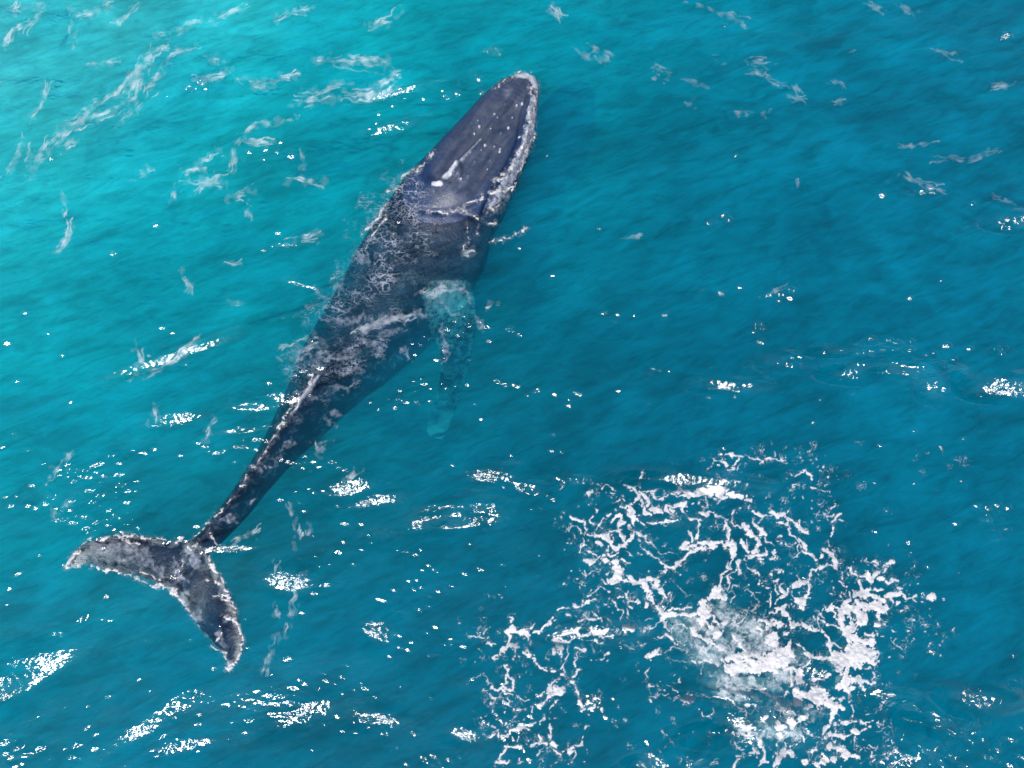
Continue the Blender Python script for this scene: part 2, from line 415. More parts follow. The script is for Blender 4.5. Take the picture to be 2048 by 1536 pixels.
vs, fs, off = [], [], 0
for v_, f_ in parts:
    vs.append(v_); fs += [tuple(i + off for i in (f if f[2] != f[3] else f[:3])) for f in f_]; off += len(v_)
me = bpy.data.meshes.new('raw'); me.from_pydata(np.concatenate(vs).tolist(), [], fs)
raw = bpy.data.objects.new('raw', me); C.objects.link(raw)
md = raw.modifiers.new('r', 'REMESH'); md.mode = 'VOXEL'; md.voxel_size = 0.028; md.use_smooth_shade = True
me2 = bpy.data.meshes.new_from_object(raw.evaluated_get(bpy.context.evaluated_depsgraph_get()))
bpy.data.objects.remove(raw)
nv = len(me2.vertices); co = np.zeros(nv * 3, np.float32); me2.vertices.foreach_get('co', co); co = co.reshape(-1, 3).astype(float)
# relax the voxel steps
ne = len(me2.edges); ed = np.zeros(ne * 2, np.int32); me2.edges.foreach_get('vertices', ed); ed = ed.reshape(-1, 2)
deg = np.bincount(ed.ravel(), minlength=nv)[:, None]
for it in range(6):
    acc = np.zeros_like(co)
    for k in range(3):
        acc[:, k] = np.bincount(ed[:, 0], co[ed[:, 1], k], nv) + np.bincount(ed[:, 1], co[ed[:, 0], k], nv)
    co = co * .4 + .6 * acc / deg
me2.vertices.foreach_set('co', co.astype(np.float32).ravel()); me2.update()
nr = np.zeros(nv * 3, np.float32); me2.vertices.foreach_get('normal', nr); nr = nr.reshape(-1, 3)
# where each point of the skin lies on the plan of the animal
def plan(c):
    x, y, z = c[:, 0], c[:, 1], c[:, 2] - H
    yc = y * CT + z * ST; zc = -y * ST + z * CT
    return 1024 + F * x / -zc, 768 - F * yc / -zc
PX, PY = plan(co)
up = np.clip(nr[:, 2] * 2, 0, 1)

def segd(px, py, pts):
    """distance to a polyline and the place along it (0..1)"""
    best = np.full(px.shape, 1e9); par = np.zeros(px.shape); n = len(pts) - 1
    for i in range(n):
        (x0, y0), (x1, y1) = pts[i][:2], pts[i + 1][:2]
        dx, dy = x1 - x0, y1 - y0
        t = np.clip(((px - x0) * dx + (py - y0) * dy) / (dx * dx + dy * dy + 1e-9), 0, 1)
        d = np.hypot(px - x0 - t * dx, py - y0 - t * dy)
        m = d < best; best[m] = d[m]; par[m] = (i + t[m]) / n
    return best, par

def side_of(px, py, pts):
    """signed distance to a polyline, positive on its right-hand (photo) side"""
    best = np.full(px.shape, 1e9); sg = np.zeros(px.shape)
    for i in range(len(pts) - 1):
        (x0, y0), (x1, y1) = pts[i], pts[i + 1]
        dx, dy = x1 - x0, y1 - y0
        t = np.clip(((px - x0) * dx + (py - y0) * dy) / (dx * dx + dy * dy), 0, 1)
        d = np.hypot(px - x0 - t * dx, py - y0 - t * dy); c = dx * (py - y0) - dy * (px - x0)
        m = d < best; best[m] = d[m]; sg[m] = np.sign(c[m])
    return best * sg

rg = np.random.default_rng(3)
disp = np.zeros(nv)
G = lambda d, s: np.exp(-(d / s) ** 2)
# rostral ridge ending in the splash guard, and the hollow along each side of it
d, t = segd(PX, PY, [(1030,190),(1002,222),(962,282),(930,315),(912,332),(905,345)])
disp += up * (.03 + .09 * t) * G(d, 5 + 5 * t) * (t < .999)
for q in ([(912,330),(892,345),(876,362)], [(914,330),(922,342),(918,352)]):
    d, t = segd(PX, PY, q); disp += up * .05 * G(d, 5)
d, t = segd(PX, PY, [(938,318),(925,345),(918,372)]); disp -= up * .05 * G(d, 9)
for q in ([(903,343),(893,356)], [(913,350),(901,362)]):
    d, t = segd(PX, PY, q); disp -= up * .06 * G(d, 3.2)
d, t = segd(PX, PY, [(900,350),(880,372)]); disp -= up * .02 * G(d, 14)
# lip line between upper jaw and the lower jaw on the right
LIP = [(1062,176),(1052,205),(1043,240),(1036,285),(1018,325),(996,362),(978,398),(966,425)]
d, t = segd(PX, PY, LIP); disp -= up * .07 * G(d, 5)
sd = side_of(PX, PY, [(x, y) for x, y in LIP[::-1]])
# shallow hollows between the ridge and the raised lips
d, t = segd(PX, PY, [(1012,192),(985,225),(945,270),(905,318),(872,352)]); disp -= up * .10 * G(d, 12)
d, t = segd(PX, PY, [(1035,220),(1010,262),(975,325),(945,375)]); disp -= up * .10 * G(d, 14)
d, t = segd(PX, PY, [(1010,165),(965,205),(912,262),(862,318),(830,350)]); disp += up * .05 * G(d, 9)
# nodules on the head
KN = [(1009,205),(1034,208),(1045,206),(956,240),(958,248),(981,260),(995,237),(1018,250),(990,288),(1001,294),(980,316),(976,335),(937,352),(950,322),(922,357),(1014,272),
      (1040,272),(1000,300),(968,235),(948,262),(1025,230),(1002,262),(970,290),(962,300),(988,222)]
for i, (x, y) in enumerate(KN):
    disp += up * .03 * G(np.hypot(PX - x, PY - y), 3.0 if i < 15 else 2.2)
for _ in range(90):
    t_ = rg.uniform(0, 1) * (len(LIP) - 2); i = int(t_); u = t_ - i
    x = LIP[i][0] * (1 - u) + LIP[i + 1][0] * u + rg.uniform(6, 40); y = LIP[i][1] * (1 - u) + LIP[i + 1][1] * u + rg.uniform(-4, 12)
    disp += up * rg.uniform(.01, .03) * G(np.hypot(PX - x, PY - y), rg.uniform(2, 4))
# folds across the snout, creases behind the head
for k in range(7):
    x = 1000 + k * 9; d, t = segd(PX, PY, [(985 + k * 7, 198 - k * 8), (1008 + k * 7, 192 - k * 6), (1040 + k * 4, 207 - k * 7)])
    disp -= up * .012 * G(d, 2)
d, t = segd(PX, PY, [(840,420),(880,425),(915,420),(945,405),(970,392)]); disp -= up * .05 * G(d, 6)
d, t = segd(PX, PY, [(905,425),(935,430),(965,445)]); disp -= up * .03 * G(d, 5)
# knuckles of the tail stock
for i in range(11):
    a = i / 10; x = 590 - 190 * a; y = 822 + 258 * a
    disp += up * .02 * G(np.hypot(PX - x, PY - y), 7)
# gentle unevenness
for _ in range(260):
    k = rg.integers(0, nv); r = rg.uniform(.12, .4)
    dd = np.sum((co - co[k]) ** 2, 1); disp += rg.uniform(-.012, .014) * np.exp(-dd / r ** 2) * (1 if r > .2 else .6)
co2 = co + nr * disp[:, None]
me2.vertices.foreach_set('co', co2.astype(np.float32).ravel())

# skin markings, with a ridge highlight and the light-washed fluke lobe painted in
pale = np.zeros(nv)
jaw = smooth(3, 9, sd) * (PX > 930) * (PY < 470) * (PY > 150)
pale = np.maximum(pale, .33 * jaw * smooth(470, 400, PY))
d, t = segd(PX, PY, [(1036,146),(1062,150),(1076,170)]); pale = np.maximum(pale, .8 * G(d, 9))
for i, (x, y) in enumerate(KN): pale = np.maximum(pale, (.85 if i % 3 else .5) * G(np.hypot((PX - x) * (1 + .3 * (i % 2)), PY - y), 1.5 + 1.3 * ((i * 7) % 5) / 4))
d, t = segd(PX, PY, [(868,366),(880,367)]); pale = np.maximum(pale, .8 * smooth(8, 2, d))
d, t = segd(PX, PY, [(960,282),(930,315),(905,340),(888,352)]); pale = np.maximum(pale, (.30 + .28 * t) * G(d, 3.5 + 3 * t))  # highlight along the rostral ridge, painted pale
fluke = ((PY > 1060) & (PX < 500)).astype(float)
d, t = segd(PX, PY, [(a[0], a[1]) for a in FL[1:9]]); pale = np.maximum(pale, .62 * fluke * G(d, 13))
d, t = segd(PX, PY, [(a[0], a[1]) for a in FL[13:]]); pale = np.maximum(pale, .70 * fluke * G(d, 15))
d, t = segd(PX, PY, [(a[3], a[4]) for a in FL[2:12]]); pale = np.maximum(pale, .42 * fluke * G(d, 12))
d, t = segd(PX, PY, [(a[3], a[4]) for a in FL[15:]]); pale = np.maximum(pale, .5 * fluke * G(d, 9))
for x, y, s in ((148,1118,30),(362,1205,14),(370,1190,9),(380,1095,12),(455,1335,14)): pale = np.maximum(pale, 1.05 * fluke * G(np.hypot(PX - x, PY - y), s))
pale = np.maximum(pale, (.10 + .30 * smooth(330, 200, PX) + .14 * G(np.hypot(PX - 385, PY - 1110), 40)) * fluke)  # left lobe painted lighter for the light washing over it
finm = (co[:, 2] < -.3) & (PX > 836) & (PY > 560) & (PY < 890) & (nr[:, 2] > -.3)
pf, _ = segd(PX, PY, [(900,600),(912,650),(905,720),(895,790),(878,862)])
finm = finm * smooth(62, 50, pf)
rootm = np.exp(-((PX - 898) / 46) ** 2 - ((PY - 598) / 34) ** 2)
edgem = smooth(12, 5, segd(PX, PY, [(950,590),(955,630),(948,690),(936,750),(918,804)])[0])
pale = np.where(finm > 0, np.maximum(pale * .3, finm * (.25 + .28 * rootm + .95 * smooth(812, 845, PY) + .10 * edgem)), pale)
d, t = segd(PX, PY, [(636,752),(610,790),(575,835),(540,880)]); crest = G(d, 5) * (co[:, 2] > -.1)
pale = np.maximum(pale, .55 * crest)
glitter_lace = smooth(-.9, -.3, co[:, 2]) * up * smooth(390, 470, PY + (PX - 860) * -.15) * smooth(840, 740, PY)  # where the painted sun glitter covers the back
glitter_lace *= .55 + .45 * np.exp(-((PX - 790) / 120) ** 2 - ((PY - 590) / 160) ** 2)
blot = np.clip(smooth(640, 760, PY) * (1 - fluke) * .9, 0, 1) * smooth(1100, 1060, PY)
RO = [(1046,165,16),(1030,190,26),(1000,232,38),(962,292,47),(922,345,50),(908,382,36)]
ro = np.full(nv, -99.)
for (x0, y0, r0), (x1, y1, r1) in zip(RO[:-1], RO[1:]):
    t = np.clip(((PX - x0) * (x1 - x0) + (PY - y0) * (y1 - y0)) / ((x1 - x0) ** 2 + (y1 - y0) ** 2), 0, 1)
    ro = np.maximum(ro, r0 + (r1 - r0) * t - np.hypot(PX - x0 - t * (x1 - x0), PY - y0 - t * (y1 - y0)))
dry = smooth(-20, 8, ro) * (1 - jaw)

K = N('whale_skin')
pos = K.n('ShaderNodeNewGeometry').outputs['Position']
rot = math.radians(-58)
al = K.mapping(pos, rot, (1, 1, 1))
nbig = K.noise(pos, 2.2, 5, .62, .5); nmid = K.noise(pos, 7, 5, .65, .4); nfin = K.noise(pos, 30, 4, .6)
a_pale, a_glitter, a_blot, a_dry = K.attr('pale'), K.attr('glitter_lace'), K.attr('blot'), K.attr('dry')
# pale scars, barnacle mottling and painted highlights, broken up by noise
pm = K.math('SUBTRACT', K.math('ADD', K.math('MULTIPLY', a_pale, 1.25), K.math('ADD', K.math('MULTIPLY', nmid, 1.35), K.math('MULTIPLY', nfin, .45))), 1.12)
pm = K.ramp(pm, [(.0, 0), (.42, .8), (.8, 1)])
pm = K.math('MULTIPLY', pm, K.ramp(a_pale, [(.02, 0), (.2, 1)]))
# sun glitter on the awash back, painted into the skin as a fine net
def cellnet(sc_, wdt, vec, warp):
    wn = K.n('ShaderNodeTexNoise'); wn.inputs['Scale'].default_value = sc_ * .6; wn.inputs['Detail'].default_value = 3; K.l(vec, wn.inputs['Vector'])
    va_ = K.n('ShaderNodeVectorMath', operation='MULTIPLY_ADD'); K.l(wn.outputs['Color'], va_.inputs[0]); va_.inputs[1].default_value = (warp,) * 3; K.l(vec, va_.inputs[2])
    v = K.n('ShaderNodeTexVoronoi', feature='DISTANCE_TO_EDGE'); v.inputs['Scale'].default_value = sc_; K.l(va_.outputs[0], v.inputs['Vector'])
    return K.ramp(v.outputs['Distance'], [(0, 1), (wdt, 0)])
al2 = K.mapping(pos, math.radians(20), (1, 2.0, 1))
net = K.math('MAXIMUM', K.math('MULTIPLY', cellnet(4.5, .16, al2, .45), K.ramp(nmid, [(.42, 0), (.62, 1)])),
             K.math('MULTIPLY', cellnet(13, .22, al, .16), K.ramp(nbig, [(.4, .15), (.62, .9)])))
net = K.math('MAXIMUM', net, K.math('MULTIPLY', K.ramp(nfin, [(.5, 0), (.68, 1)]), K.ramp(nbig, [(.42, .2), (.6, .9)])))
lm = K.math('MULTIPLY', K.math('MULTIPLY', net, a_glitter), .20)
bl = K.math('MULTIPLY', K.math('MULTIPLY', K.ramp(nmid, [(.5, 0), (.6, .55), (.72, .75)]), K.ramp(nbig, [(.42, 0), (.58, 1)])), K.math('MULTIPLY', a_blot, .6))
tot = K.math('MAXIMUM', K.math('MAXIMUM', lm, bl), pm, True)
mixc = K.n('ShaderNodeMix', data_type='RGBA'); K.l(tot, mixc.inputs['Factor'])
dk = K.n('ShaderNodeMix', data_type='RGBA'); K.l(K.ramp(nbig, [(.35, 0), (.65, 1)]), dk.inputs['Factor'])
dk.inputs['A'].default_value = (.004, .016, .050, 1); dk.inputs['B'].default_value = (.013, .034, .088, 1)
dd_ = K.n('ShaderNodeMix', data_type='RGBA'); K.l(K.math('MULTIPLY', a_dry, K.ramp(nmid, [(.3, .35), (.7, .9)])), dd_.inputs['Factor'])
sk1 = K.noise(K.mapping(pos, math.radians(55), (.5, 2.4, 1)), 1.8, 5, .62, .6)
hl = K.n('ShaderNodeMix', data_type='RGBA'); K.l(K.ramp(sk1, [(.26, 0), (.78, 1)]), hl.inputs['Factor'])
hl.inputs['A'].default_value = (.018, .024, .042, 1); hl.inputs['B'].default_value = (.120, .132, .165, 1)
K.l(hl.outputs['Result'], dd_.inputs['B']); K.l(dk.outputs['Result'], dd_.inputs['A'])
K.l(dd_.outputs['Result'], mixc.inputs['A']); mixc.inputs['B'].default_value = (.43, .45, .50, 1)
pb = K.n('ShaderNodeBsdfPrincipled'); K.l(mixc.outputs['Result'], pb.inputs['Base Color'])
pb.inputs['Roughness'].default_value = .42; pb.inputs['IOR'].default_value = 1.4
K.l(K.ramp(nmid, [(.3, .28), (.7, .50)]), pb.inputs['Roughness'])
bp = K.n('ShaderNodeBump'); bp.inputs['Distance'].default_value = .02; bp.inputs['Strength'].default_value = .4
K.l(K.math('ADD', K.math('ADD', nfin, K.math('MULTIPLY', nmid, 1.5)), tot), bp.inputs['Height']); K.l(bp.outputs[0], pb.inputs['Normal'])
K.l(pb.outputs[0], K.out.inputs['Surface'])
for an, av in (('pale', pale), ('glitter_lace', glitter_lace), ('blot', blot), ('dry', dry)):
    at = me2.attributes.new(an, 'FLOAT', 'POINT'); at.data.foreach_set('value', av.astype(np.float32))
me2.materials.clear(); me2.materials.append(K.m); me2.name = 'humpback_whale'
me2.polygons.foreach_set('use_smooth', np.ones(len(me2.polygons), dtype=bool)); me2.update()
whale = bpy.data.objects.new('humpback_whale', me2); C.objects.link(whale)
tag(whale, 'dark grey humpback whale swimming at the surface with white edged flukes', 'whale')
bvh = BVHTree.FromPolygons([tuple(v) for v in co2], [tuple(p.vertices) for p in me2.polygons])
# ------------------------------------------------------------------ foam
# strokes of foam: width x,y x,y ... ; each sheet of notes has its own origin and scale
FOAM = [
((1120,890,6.4),"""30 820,520 900,530 960,580 1020,640 1000,690 940,720 900,760;25 930,530 1010,520 1020,550;40 1030,600 1090,640 1110,670;22 1050,590 1120,600 1180,620 1220,560 1300,530 1350,590 1350,630
25 1180,620 1210,690 1270,690 1340,670 1430,650;30 1430,650 1530,640 1640,640 1780,660 1900,610 2040,610;45 1470,600 1570,580 1700,600 1850,570 1950,560;60 1650,640 1730,620;40 1030,700 1060,750 1070,820 1090,860 1130,890
30 1120,690 1150,740 1110,770;60 1160,790 1200,840 1300,850;40 1350,780 1420,780 1500,760 1580,770;40 1350,800 1380,860 1450,900 1480,880 1420,810;35 1630,720 1590,770 1560,830 1620,880 1680,930 1760,970;70 1760,960 1790,950
35 1770,1010 1770,1080 1760,1140 1740,1200 1780,1250;60 1740,1210 1770,1180;24 1640,1090 1680,1160 1680,1240;60 1570,1290 1620,1260;40 1590,1320 1680,1300 1760,1280;45 1790,1250 1880,1270 1980,1270 2048,1250
35 2000,1320 1850,1320 1740,1330 1650,1390 1580,1440 1530,1490 1490,1530;70 860,840 900,880 940,940 930,980;60 780,920 700,940 650,990;35 780,800 840,800;50 800,960 790,1020 760,1080;35 980,950 1040,990 1090,1025
30 1180,1010 1240,1000 1350,1000 1450,960 1490,960;35 870,1000 880,1060 950,1100 1020,1150 1080,1190 1150,1250;14 1170,1280 1240,1330 1290,1400 1370,1380 1480,1375;22 1020,1230 1040,1310 1100,1340 1160,1400 1210,1440 1290,1480 1350,1530
30 170,930 230,960 300,1010 340,1080;16 100,1110 150,1040 230,1060 270,1130 340,1130;30 330,1120 400,1150 470,1180 560,1160 620,1130;90 560,1180 620,1200;60 620,1220 640,1280 700,1330 790,1310 850,1270;50 790,1140 810,1220 850,1260 920,1180 940,1130
30 620,1120 700,1110 790,1100;45 470,1240 540,1260;25 380,980 430,1030;20 380,980 420,910;22 470,1090 520,1010 550,930;20 510,1050 560,1090;25 600,900 650,870;25 290,1190 300,1240 240,1300 240,1380;30 250,1290 330,1310
25 360,1360 440,1380 480,1430 400,1490 340,1500;50 450,1380 455,1390;70 350,1480 360,1490;25 600,1300 600,1390 660,1430 720,1400 740,1350;20 600,1400 510,1470;20 650,1310 700,1370 740,1380;60 560,1500 640,1500 740,1500
25 790,1480 880,1520;25 1000,1370 1070,1400;22 850,1360 920,1400;14 320,640 400,600;25 370,630 375,635;40 350,650 360,655;24 520,560 600,510 650,540 710,570;18 700,740 750,710;16 700,800 720,840;16 1870,660 1890,720 1890,790 1830,790
25 1900,520 1960,550 2030,490;50 1800,860 1880,880;25 1900,850 2000,880"""),
((1400,890,6.4),"""30 280,130 370,110 440,130 500,160;50 370,120 420,130;14 180,200 260,200 280,150;14 170,200 150,280 90,320;40 260,200 330,240 370,290 410,310;50 440,250 480,210 500,190;30 420,310 450,250;14 540,240 500,290 480,320
14 410,320 370,340 340,390;18 500,170 560,140 640,155;18 670,160 740,180 820,200 780,230;25 850,175 900,175;25 920,180 1020,180 1090,195;25 1040,160 1050,160;12 1070,250 1110,240;18 510,350 550,370;10 580,450 640,390 700,410 760,420
14 790,400 800,450 860,460;30 1230,380 1290,350 1350,330 1400,370 1450,420;40 1400,360 1440,400;16 1200,570 1210,530 1300,510;30 1410,545 1500,545;25 1290,240 1305,200;12 1520,490 1555,460;50 110,520 170,560
25 180,540 240,490;25 270,470 380,480;110 0,590 120,600;90 200,580 350,590;60 230,640 330,660;60 400,650 540,650;40 600,690 680,710;55 660,710 670,710;16 420,500 460,530 480,520;16 90,670 95,740 70,790 30,780;14 230,760 260,720
60 40,880 90,890;30 100,850 190,870 220,920 300,930 360,945;25 440,820 420,900 410,980;50 410,980 440,1040 520,1060;45 320,970 320,1040 370,1090 360,1160 350,1220;80 540,1050 600,1080 640,1120;60 600,1120 680,1170 740,1210 770,1250
80 740,1220 740,1290 720,1370;45 690,940 720,1030 780,1090 830,1150;40 830,1150 790,1150;18 830,1160 850,1240 920,1260 940,1300;35 680,840 740,860 780,900;14 770,910 760,990;25 825,905 850,905;16 890,905 930,905
35 900,830 940,880 980,930;70 1010,910 1070,900;45 1080,920 1110,960;30 980,1000 1060,1000 1120,1010 1150,1060;40 1120,930 1200,980 1270,1050 1320,1120;30 1270,970 1280,1030 1310,1090;50 1310,1130 1380,1130;40 1130,1080 1150,1140 1210,1180
25 1210,1180 1250,1240 1230,1320 1240,1370;14 1150,1400 1180,1440 1250,1410 1290,1380;16 1070,1250 1110,1280 1150,1300 1210,1260;30 1010,1170 1040,1160;22 980,1220 1020,1280;40 1270,1200 1320,1270 1360,1340;25 1270,1260 1300,1310
35 1310,1340 1370,1380 1430,1420 1490,1450;60 1540,1420 1545,1420;50 1540,1330 1580,1350 1660,1380 1700,1440 1710,1520;100 930,1370 950,1420;40 900,1460 980,1430;40 935,1310 945,1310;50 0,1260 100,1260 220,1260 320,1250;90 340,1280 430,1250
90 430,1300 420,1390;50 520,1220 560,1300 620,1340;25 600,1180 610,1290;40 340,1320 420,1350;45 620,1430 720,1430 840,1390;50 770,1470 780,1470;16 820,1320 840,1390;25 570,1420 650,1400;16 560,1450 610,1480;20 400,1400 400,1536
40 510,1450 490,1536;25 1690,1000 1740,960 1770,910 1790,860;20 1780,960 1820,960;25 1640,910 1720,900;35 1690,1060 1690,1150;18 1650,1240 1650,1310;16 1700,1340 1720,1380"""),
((1120,1100,6.4),"""60 340,130 400,150 380,200;20 420,110 480,90;50 560,150 640,170 720,170;90 700,220 760,260;100 740,330 730,380;70 650,400 740,400;40 740,150 750,150;20 680,260 600,310;30 510,370 550,400 580,440;18 780,140 880,180;25 300,280 320,340
16 260,320 330,350;18 370,310 440,290 500,250;30 780,380 880,400;25 860,330 870,330;60 890,360 960,420 1050,440;100 1050,430 1100,490;60 1140,540 1150,540;55 1120,380 1200,370 1230,400;60 1200,420 1250,490 1310,540;35 1310,540 1370,600 1400,640
20 1370,540 1400,530 1420,590 1390,640;22 1240,350 1330,320 1350,250 1350,190;35 1345,190 1350,190;18 1280,290 1300,290;18 1350,190 1290,120 1220,90;30 1370,200 1450,235 1500,220;40 1530,190 1540,190;22 1500,160 1560,120 1620,80;20 1480,230 1480,270
20 1290,460 1360,410;50 1120,560 1160,620 1190,680;45 1100,650 1110,740;60 1230,720 1300,760;80 1300,800 1330,860;16 1310,600 1280,680;30 0,780 50,740 120,740;50 150,730 230,730 300,690;30 300,700 380,660 460,620;25 350,590 430,560 520,490 600,510
50 630,530 640,530;16 700,490 750,490;30 830,560 870,610 930,640;90 970,670 980,670;40 920,720 920,730;16 850,570 890,530;30 750,600 800,590;22 680,660 720,690 740,760;20 740,770 800,790 780,870 780,910;16 870,750 880,820 885,900
14 350,830 380,780 430,790 460,860;25 310,870 380,880 450,890 510,870;25 240,930 300,880;25 100,830 160,870;12 310,840 330,770;16 550,680 600,670;18 480,730 490,730;18 600,880 650,910;16 520,900 520,940;60 810,980 860,940;60 850,980 930,980
30 810,1010 820,1050;14 750,1080 780,1020;12 950,970 1050,990;14 920,890 960,940 1000,960;20 1080,910 1130,870 1180,870;60 1330,860 1400,830 1480,810;60 1480,820 1600,820 1720,830;30 1390,770 1440,740;30 1480,740 1580,760 1660,740
25 1130,990 1200,970 1260,910 1320,890;10 1120,980 1120,1050;25 1330,900 1360,1000 1400,1020;20 1420,990 1460,940 1560,950 1640,1000;100 1780,780 1850,850 1830,950;60 1900,620 1980,560 2030,480;60 1700,1000 1740,1080
16 1690,1080 1740,1200 1850,1310 1980,1420 2040,1480;40 1900,1120 1960,1200 2040,1260;35 1850,1130 1920,1200;20 2040,330 2010,480;25 0,1110 100,1090 200,1070;45 250,1080 350,1090;60 420,1050 520,1050 600,1040;16 600,1100 690,1100
30 0,1190 100,1180 180,1150;25 60,1050 150,1040 250,1020;35 400,990 410,990;30 430,1150 480,1170;20 520,1190 570,1180;30 200,1250 270,1260 320,1310;14 820,1220 900,1260 960,1270;16 1020,1220 1100,1220;60 1160,1320 1170,1320;25 1200,1320 1260,1280
20 1120,1360 1160,1420;10 1340,1310 1400,1280 1490,1250 1570,1280 1640,1300;10 1390,1390 1460,1420 1560,1440 1650,1430;30 1680,1390 1760,1440 1850,1430;12 1870,1430 2000,1450;40 1360,1080 1430,1130 1500,1200;12 1500,1140 1590,1220;20 1250,1120 1320,1090
16 1200,1150 1240,1160;14 530,1400 640,1330;12 400,1200 460,1300;14 220,1300 210,1380 170,1440 190,1500;30 175,1430 180,1440;14 20,1240 40,1330 10,1420;14 110,1230 100,1320 80,1420;25 20,1530 40,1480;10 1500,450 1570,520 1610,590;8 1610,600 1680,580"""),
((1400,1100,6.4),"""25 420,60 400,130 380,200;45 330,210 370,230;40 470,150 480,220;45 330,260 280,320 250,390 240,460;70 200,500 230,560;20 330,350 370,320 430,260 480,210;22 350,350 360,440 340,520;30 480,240 510,300;90 180,580 280,600 320,640
16 360,560 410,540 400,460 480,455;12 410,540 460,600 410,620 400,680;80 30,680 60,780 60,880;60 100,770 110,770;80 115,740 120,740;70 40,850 100,940 150,1010;35 120,800 180,880 240,940;18 380,960 450,940 530,890 560,860
12 570,870 590,800 640,770 690,800 720,840 780,860 850,850;45 240,960 320,940;16 400,890 440,850 480,820;14 670,780 690,730 740,640 680,600 650,560 600,520;14 600,510 680,560 760,540;20 585,510 590,510;18 580,210 650,240 690,270;40 700,290 740,300
16 910,250 990,240;16 910,290 910,330;22 1015,235 1020,235;22 760,420 780,460 830,480 880,490;20 790,440 840,410;40 960,400 1000,390;20 960,440 950,500 980,560;60 1010,500 1050,540;25 900,530 900,600;25 890,620 900,680 890,760
40 1130,500 1080,560 1030,610;30 1020,620 990,690;70 1180,470 1240,450 1280,400;35 1320,420 1400,410;16 1160,520 1170,570 1220,610;25 1420,280 1400,380;50 1440,270 1500,220 1570,200;35 1600,200 1660,190;70 1690,60 1710,120 1730,200
20 1740,220 1760,250;16 1780,290 1820,370;22 1770,390 1830,460;25 1400,440 1400,560;18 1420,440 1430,470;45 1390,570 1350,600;90 1230,650 1290,660 1320,640;60 1285,720 1290,720;20 1350,610 1420,630;16 1200,750 1205,750;50 1100,710 1020,760 980,790
30 980,800 880,830;60 1080,800 1120,850 1160,900;60 1170,960 1180,960;40 1230,950 1300,960 1360,990;60 1300,950 1360,980;50 1400,990 1480,1020 1560,1050 1600,1090;60 1540,1030 1590,1080;40 1610,1100 1640,1160 1680,1220
14 1510,1000 1510,850 1560,800 1590,750 1620,700;30 1550,810 1560,810;20 1450,840 1470,890;14 1480,780 1520,790 1590,870;35 1550,920 1650,940 1760,980;100 1680,740 1685,740;40 1690,790 1740,860 1800,940;50 1640,1200 1660,1270 1690,1330
50 1745,1350 1750,1350;25 1700,1190 1820,1250;25 1210,1170 1260,1200 1320,1270;50 1350,1340 1420,1370 1500,1360;40 1530,1390 1650,1390;80 1690,1390 1700,1390;25 1400,1400 1370,1470;90 770,900 860,930 950,950;80 870,1010 880,1010
120 900,1100 950,1200;80 1010,960 1020,960;60 1080,1060 1090,1060;60 1150,1150 1110,1250;70 1070,1300 1080,1300;60 720,990 780,1060;45 440,1080 450,1150;12 420,1010 430,1090;14 480,1170 560,1120 640,1090 660,1010;16 340,1230 430,1290
130 450,1400 560,1400 650,1440;180 800,1450 950,1420 1050,1400;60 350,1390 360,1390;45 0,1100 80,1150 160,1200 240,1270 300,1310 380,1400;28 0,1290 80,1330 180,1420 230,1490;50 270,1410 280,1410;30 0,1440 100,1430 200,1450;45 270,1030 200,1080
25 80,1060 160,1100 220,1120;50 495,1200 500,1200;30 480,1190 520,1260 600,1310"""),
((1600,1080,6.4),"""25 640,370 700,420 740,450;40 760,470 830,460 900,470;60 860,470 920,500;22 700,500 730,470;80 960,440 1020,400;55 1050,420 1080,350 1130,300;45 1140,290 1210,280;70 1040,500 1050,500;18 940,320 1000,360;55 1130,520 1190,550
50 1180,500 1260,540;16 1240,580 1290,630;16 850,280 910,290;30 930,260 1010,290;12 860,220 840,290 870,330;45 750,520 780,580 800,640;50 860,620 920,600;60 980,640 1050,620;80 800,700 900,690;60 900,700 1000,740 1080,780;60 1080,720 1180,690 1290,680
45 1180,720 1200,800;90 1255,800 1260,800;35 1330,700 1430,740;30 1440,740 1500,690;25 1440,760 1480,800;16 1365,760 1370,760;100 760,820 860,860 960,880 1080,880;80 1085,860 1090,860;120 700,880 760,960 800,1040;130 600,900 605,900
90 500,920 540,1000 560,1080;140 680,1090 600,1180 650,1250;100 755,1080 760,1080;60 850,1210 920,1220;30 925,1270 930,1270;260 760,1400 820,1380;180 890,1450 900,1450;160 640,1400 650,1400;40 420,830 480,880;50 560,820 640,760;18 650,740 650,680
40 330,850 400,900 440,960;40 720,720 760,680;90 1010,1075 1010,1085;40 1010,960 1010,1020;25 1085,1090 1090,1090;16 960,1170 990,1240 1050,1260;14 1160,1280 1200,1330 1230,1270;18 1230,1350 1300,1410;35 1455,1010 1465,1010;100 1680,740 1690,740
130 940,830 1000,870;120 700,1250 900,1330"""),
